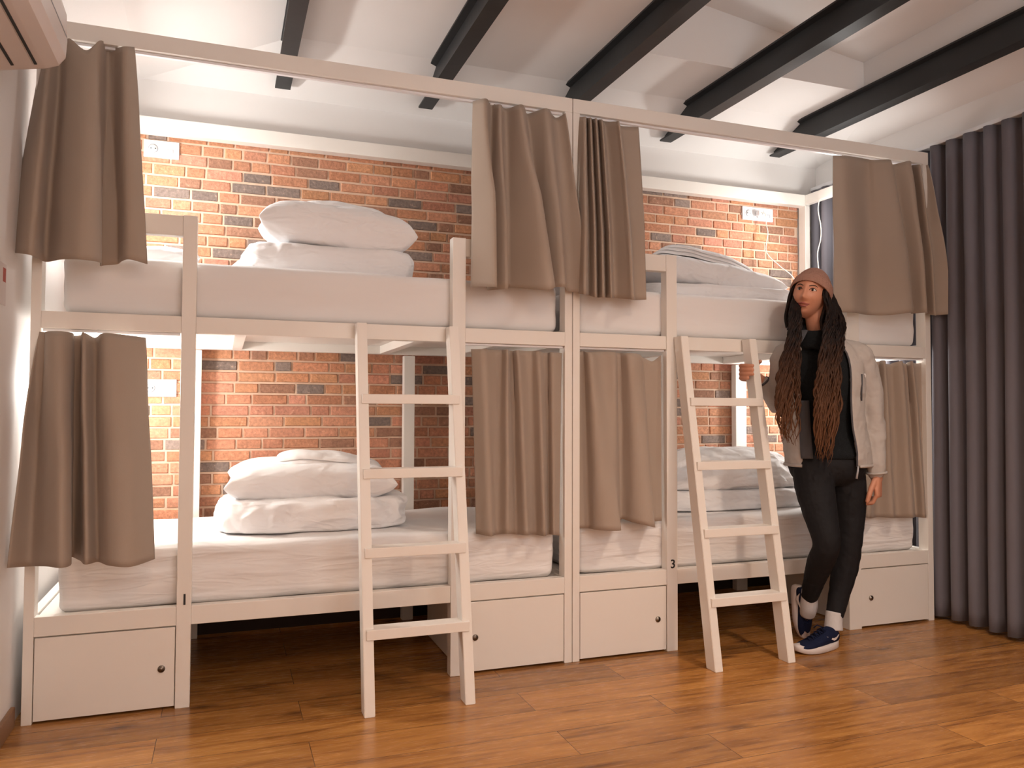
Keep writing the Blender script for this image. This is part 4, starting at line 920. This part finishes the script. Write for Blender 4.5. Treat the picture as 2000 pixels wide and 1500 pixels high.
# leggings
lb = bmesh.new()
loft(lb, torso_rings([(3.250, -0.170, 0.735, 0.110, 0.070), (3.250, -0.168, 0.765, 0.150, 0.098), (3.248, -0.166, 0.80, 0.166, 0.112), (3.247, -0.165, 0.84, 0.172, 0.116), (3.244, -0.163, 0.90, 0.150, 0.102), (3.238, -0.162, 0.93, 0.140, 0.094)], 0.004), 36, power=2.2)
for L in (LR, LL):
    limb(lb, [(x, y, z, r+0.0045) for x, y, z, r in L[:-1]], 6, 22)
lg = link('leggings', lb, M['leggings'], W, smooth=True)
mod(lg, 'REMESH', mode='VOXEL', voxel_size=0.005, use_smooth_shade=True); mod(lg, 'SMOOTH', factor=0.5, iterations=4)
tx = bpy.data.textures.new('cloth_folds', 'CLOUDS'); tx.noise_scale = 0.035; tx.noise_depth = 2
mod(lg, 'DISPLACE', texture=tx, strength=0.0055, mid_level=0.5)
lg['label'] = 'tight black leggings'

# jacket: open softshell with sleeves, standing collar and hem
jt = 0.010; jb = bmesh.new()
JT = [(3.250, -0.168, 0.822, 0.178, 0.128), (3.248, -0.166, 0.90, 0.182, 0.132), (3.238, -0.162, 1.00, 0.172, 0.126), (3.234, -0.158, 1.12, 0.172, 0.126), (3.236, -0.155, 1.22, 0.178, 0.124),
      (3.237, -0.152, 1.29, 0.178, 0.112), (3.237, -0.150, 1.345, 0.160, 0.092), (3.234, -0.150, 1.385, 0.112, 0.078), (3.226, -0.150, 1.405, 0.098, 0.082), (3.224, -0.148, 1.432, 0.104, 0.088)]
R = crom([list(r) for r in JT], 5)
def jacket_side(a0, a1, z_low):
    outer = []; inner = []
    for r in R:
        if r[2] < z_low: continue
        c = V(r[:3]); t = (r[2]-0.82)/0.6
        for lst, g in ((outer, jt), (inner, -0.002)):
            row = []
            for k in range(31):
                s = k/30; a = a0+(a1-a0)*s
                ca, sa = math.cos(a), math.sin(a); ca2 = math.copysign(abs(ca)**(2/2.3), ca); sa2 = math.copysign(abs(sa)**(2/2.3), sa)
                row.append(jb.verts.new(c+ts*(r[3]+g)*ca2+tf*(r[4]+g)*sa2))
            lst.append(row)
    n = len(outer)
    for i in range(n-1):
        for k in range(30):
            jb.faces.new((outer[i][k], outer[i][k+1], outer[i+1][k+1], outer[i+1][k])); jb.faces.new((inner[i][k], inner[i+1][k], inner[i+1][k+1], inner[i][k+1]))
        jb.faces.new((outer[i][0], outer[i+1][0], inner[i+1][0], inner[i][0])); jb.faces.new((outer[i][30], inner[i][30], inner[i+1][30], outer[i+1][30]))
    for k in range(30):
        jb.faces.new((outer[0][k], inner[0][k], inner[0][k+1], outer[0][k+1])); jb.faces.new((outer[-1][k], outer[-1][k+1], inner[-1][k+1], inner[-1][k]))
# angle 0 = her left, 90 deg = front, 180 = her right, 270 = back
jacket_side(math.radians(-92), math.radians(66), 0.0)
jacket_side(math.radians(138), math.radians(268.5), 0.0)
limb(jb, [(shR.x+.02, shR.y, shR.z+.005, 0.066), (3.072, -0.072, 1.22, 0.058), (elR.x, elR.y, elR.z, 0.051), (3.045, -0.036, 1.158, 0.045), (3.005, -0.035, 1.198, 0.036)], 6, 22)
limb(jb, [(shL.x-.02, shL.y, shL.z+.005, 0.068), (3.436, -0.225, 1.19, 0.060), (elL.x, elL.y, elL.z, 0.053), (3.450, -0.250, 0.93, 0.047), (3.441, -0.264, 0.83, 0.043), (3.440, -0.265, 0.80, 0.042)], 6, 22)
limb(jb, [(3.275, -0.165, 1.365, 0.048), (3.345, -0.188, 1.350, 0.060), (3.400, -0.208, 1.310, 0.068), (3.420, -0.218, 1.25, 0.064)], 6, 22)
limb(jb, [(3.190, -0.135, 1.365, 0.048), (3.125, -0.112, 1.350, 0.058), (3.080, -0.092, 1.310, 0.066), (3.072, -0.080, 1.25, 0.060)], 6, 22)
bmesh.ops.recalc_face_normals(jb, faces=jb.faces)
jk = link('jacket', jb, M['jacket'], W, smooth=True); mod(jk, 'REMESH', mode='VOXEL', voxel_size=0.0052, use_smooth_shade=True); mod(jk, 'SMOOTH', factor=0.5, iterations=4)
tx2 = bpy.data.textures.new('jacket_folds', 'CLOUDS'); tx2.noise_scale = 0.055; tx2.noise_depth = 2
mod(jk, 'DISPLACE', texture=tx2, strength=0.016, mid_level=0.5)
jk['label'] = 'open pale grey softshell jacket'
def on_jacket(a, z, off):
    """point over the jacket at angle a (degrees) and height z"""
    for p, q in zip(R, R[1:]):
        if p[2] <= z <= q[2]: break
    f = (z-p[2])/max(1e-6, q[2]-p[2]); r = [u+(v-u)*f for u, v in zip(p, q)]; a = math.radians(a)
    ca, sa = math.cos(a), math.sin(a); ca2 = math.copysign(abs(ca)**(2/2.3), ca); sa2 = math.copysign(abs(sa)**(2/2.3), sa)
    return V(r[:3])+ts*(r[3]+jt+off)*ca2+tf*(r[4]+jt+off)*sa2
zp = [0.825+0.03*k for k in range(20)]
bm = bmesh.new(); tube(bm, [on_jacket(67, z, -0.002) for z in zp], 0.0042, 8); o = link('zipper', bm, M['lining'], W, True); o['label'] = 'grey front zipper'
bm = bmesh.new(); tube(bm, [on_jacket(67, 0.828, 0.004), on_jacket(67, 0.828, 0.006)+V((-0.004, 0, -0.02)), on_jacket(67, 0.828, 0.004)+V((-0.010, 0, -0.055))], [0.003, 0.004, 0.005], 8); link('zipper_pull', bm, M['slot'], W, True)
bm = bmesh.new(); tube(bm, [on_jacket(46, z, 0.003) for z in (1.24, 1.20, 1.16, 1.12)], 0.0035, 8); o = link('pocket_zipper', bm, M['lining'], W, True); o['label'] = 'dark zipper of the chest pocket'
bm = bmesh.new()
for k, dx in enumerate((0, 3.5)): tube(bm, [on_jacket(33+dx, 1.225, 0.004), on_jacket(34+dx, 1.236, 0.005), on_jacket(36+dx, 1.243, 0.004)], 0.0022, 6)
link('chest_emblem', bm, M['plastic'], W, True)
# hems: rolled edge at the bottom, cuffs
bm = bmesh.new(); tube(bm, [on_jacket(a, 0.826, 0.001) for a in range(-85, 67, 4)], 0.007, 8); tube(bm, [on_jacket(a, 0.826, 0.001) for a in range(140, 266, 4)], 0.007, 8); link('hem', bm, M['jacket'], W, True)
bm = bmesh.new(); c = V((3.440, -0.265, 0.792)); d = V((0.0, 0.0, -1))
ring = [c+V((0.043*math.cos(2*PI*k/30), 0.043*math.sin(2*PI*k/30), 0.004*math.cos(2*PI*k/30))) for k in range(31)]
tube(bm, ring, 0.006, 8); link('cuff', bm, M['jacket'], W, True)
bm = bmesh.new(); d = (wrR-elR).normalized(); A = d.cross(UPZ).normalized(); Bx = d.cross(A); c = V((2.992, -0.035, 1.208))
ring = [c+A*0.032*math.cos(2*PI*k/30)+Bx*0.032*math.sin(2*PI*k/30) for k in range(31)]
tube(bm, ring, 0.0055, 8); o = link('cuff', bm, M['lining'], W, True); o['label'] = 'dark inner cuff'
# inner lining showing on her right panel: turned-back edge of the jacket and collar
bm = bmesh.new()
for z0, z1, a0, a1 in ((0.86, 1.12, 139, 122),):
    n = 14; g = []
    for i in range(n+1):
        z = z0+(z1-z0)*i/n; row = []
        for k in range(7):
            s = k/6; a = a0+(a1-a0)*s; row.append(bm.verts.new(on_jacket(a, z, 0.004+0.012*math.sin(PI*s))))
        g.append(row)
    for p, q in zip(g, g[1:]):
        for k in range(6): bm.faces.new((p[k], p[k+1], q[k+1], q[k]))
o = link('lining', bm, M['lining'], W, smooth=True); mod(o, 'SOLIDIFY', thickness=0.004, offset=1); o['label'] = 'dark grey inner lining of the open front'
bm = bmesh.new(); P = [on_jacket(a, 1.425, 0.0) for a in (128, 136, 146, 158)]
g = []
for i, p in enumerate(P):
    g.append([bm.verts.new(p + V((0, 0, 0.02))), bm.verts.new(p + V((-0.03, -0.012, -0.008))), bm.verts.new(p + V((-0.055+0.008*i, -0.012, -0.05+0.006*i)))])
for p, q in zip(g, g[1:]):
    for k in range(2): bm.faces.new((p[k], p[k+1], q[k+1], q[k]))
o = link('collar_flap', bm, M['lining'], W, smooth=True); mod(o, 'SOLIDIFY', thickness=0.006, offset=0); mod(o, 'SUBSURF', levels=2, render_levels=2); o['label'] = 'grey collar folded outward'

# socks and shoes
for P in ([(3.262, -0.190, 0.155, 0.0375), (3.252, -0.194, 0.115, 0.038), (3.248, -0.197, 0.080, 0.041)], [(3.195, -0.109, 0.240, 0.0375), (3.200, -0.097, 0.195, 0.038), (3.204, -0.088, 0.160, 0.039), (3.211, -0.070, 0.120, 0.034)]):
    bm = bmesh.new(); tube(bm, crom([list(p[:3]) for p in P], 4), [r[0] for r in crom([[p[3]] for p in P], 4)], 24); link('sock', bm, M['sock'], W, True)
def shoe(heel, toe_dir, up, label):
    """heel: rear end of the sole bottom; toe_dir along the shoe; up out of the sole"""
    X = V(toe_dir).normalized(); Z = (V(up)-X*V(up).dot(X)).normalized(); Y = Z.cross(X)
    Mx = Matrix((X, Y, Z)).transposed(); T = lambda x, y, z: V(heel) + Mx @ V((x, y, z))
    st = [(0.000, .020, .040, .060), (0.010, .028, .028, .085), (0.035, .033, .022, .098), (0.065, .034, .022, .095), (0.095, .036, .020, .080), (0.130, .040, .018, .066), (0.165, .043, .016, .055), (0.200, .040, .016, .045), (0.228, .030, .018, .038), (0.245, .014, .022, .030)]
    bm = bmesh.new(); rows = crom([list(s) for s in st], 4); rings = []
    for x, w_, zl_, zh in rows:
        cz = (zl_+zh)/2; hz = max(0.003, (zh-zl_)/2); skew = 0.006*math.sin(PI*min(1, x/0.245))
        rings.append((T(x, skew, cz), Mx @ V((0, w_, 0)), Mx @ V((0, 0, hz))))
    loft(bm, rings, 28, power=2.4); up_ = link('shoe_upper', bm, M['shoe'], W, smooth=True); up_['label'] = label
    bm = bmesh.new(); n = 44; out = []
    for k in range(n):
        a = 2*PI*k/n; x = 0.124-0.128*math.cos(a); ww = 0.034+0.013*math.sin(min(1, max(0, x/0.25))*PI*0.9)**1.0*(x/0.16 if x < 0.16 else 1)
        y = math.copysign(abs(math.sin(a))**0.62, math.sin(a))*ww + 0.006*math.sin(PI*x/0.25); out.append((x, y))
    levels = ((0.0, -0.004), (0.004, 0.0), (0.020, 0.001), (0.030, -0.003))
    rows = []
    for zz, gx in levels:
        row = []
        for x, y in out:
            toe = 0.012*max(0, (x-0.19)/0.06)**2; heelup = 0.018*max(0, (0.05-x)/0.05)*(1 if zz > 0.015 else 0)+0.010*max(0, 1-abs(x-0.075)/0.03)*0
            sc2 = 1+gx/0.04; row.append(bm.verts.new(T(0.124+(x-0.124)*(1+gx/0.12), y*sc2, zz+toe+heelup)))
        rows.append(row)
    for a, b in zip(rows, rows[1:]):
        for k in range(n): bm.faces.new((a[k], a[(k+1) % n], b[(k+1) % n], b[k]))
    bm.faces.new(rows[0][::-1]); bm.faces.new(rows[-1]); s_ = link('sole', bm, M['sole'], None, smooth=True); s_.parent = up_
    s_['label'] = 'thick white sole'
    bm = bmesh.new()
    for i in range(5):
        x = 0.085+i*0.020; zt = 0.090-i*0.0085; tube(bm, [T(x, -0.020, zt-0.006), T(x+0.006, 0.0, zt+0.004), T(x+0.012, 0.020, zt-0.008)], 0.0028, 7); tube(bm, [T(x+0.012, -0.020, zt-0.008), T(x+0.006, 0.0, zt+0.005), T(x, 0.020, zt-0.004)], 0.0028, 7)
    for s in (-1, 1): tube(bm, [T(0.085, 0, 0.097), T(0.095, s*0.02, 0.104), T(0.108, s*0.03, 0.090)], 0.0025, 7)
    l_ = link('lace', bm, M['shoe'], None, True); l_.parent = up_
    for s in (-1, 1):
        bm = bmesh.new()
        base = [(0.020, 0.066), (0.036, 0.053), (0.052, 0.049), (0.075, 0.056), (0.098, 0.066)]; w2 = (0.0006, 0.005, 0.0055, 0.0032, 0.0005); g = []
        for (x, z), t in zip(base, w2):
            yy = s*(0.0355+0.006*x*5 + (0.0 if x < 0.05 else 0.001)); g.append([T(x, yy, z+t), T(x, yy, z-t), T(x, yy-s*0.004, z-t), T(x, yy-s*0.004, z+t)])
        vs = [[bm.verts.new(p) for p in r] for r in g]
        for a, b in zip(vs, vs[1:]):
            for k in range(4): bm.faces.new((a[k], a[(k+1) % 4], b[(k+1) % 4], b[k]))
        bm.faces.new(vs[0]); bm.faces.new(vs[-1][::-1])
        bmesh.ops.recalc_face_normals(bm, faces=bm.faces); e_ = link('side_mark', bm, M['sole'], None); e_.parent = up_; e_['label'] = 'white curved tick mark'
shoe((3.262, -0.198, 0.001), (-1.0, -0.10, 0.0), (0, 0, 1), 'navy knitted trainer flat on the floor')
shoe((3.185, -0.006, 0.246), (0.17, 0.0, -1.0), (0.12, -1.0, 0.02), 'navy knitted trainer resting on its toe')
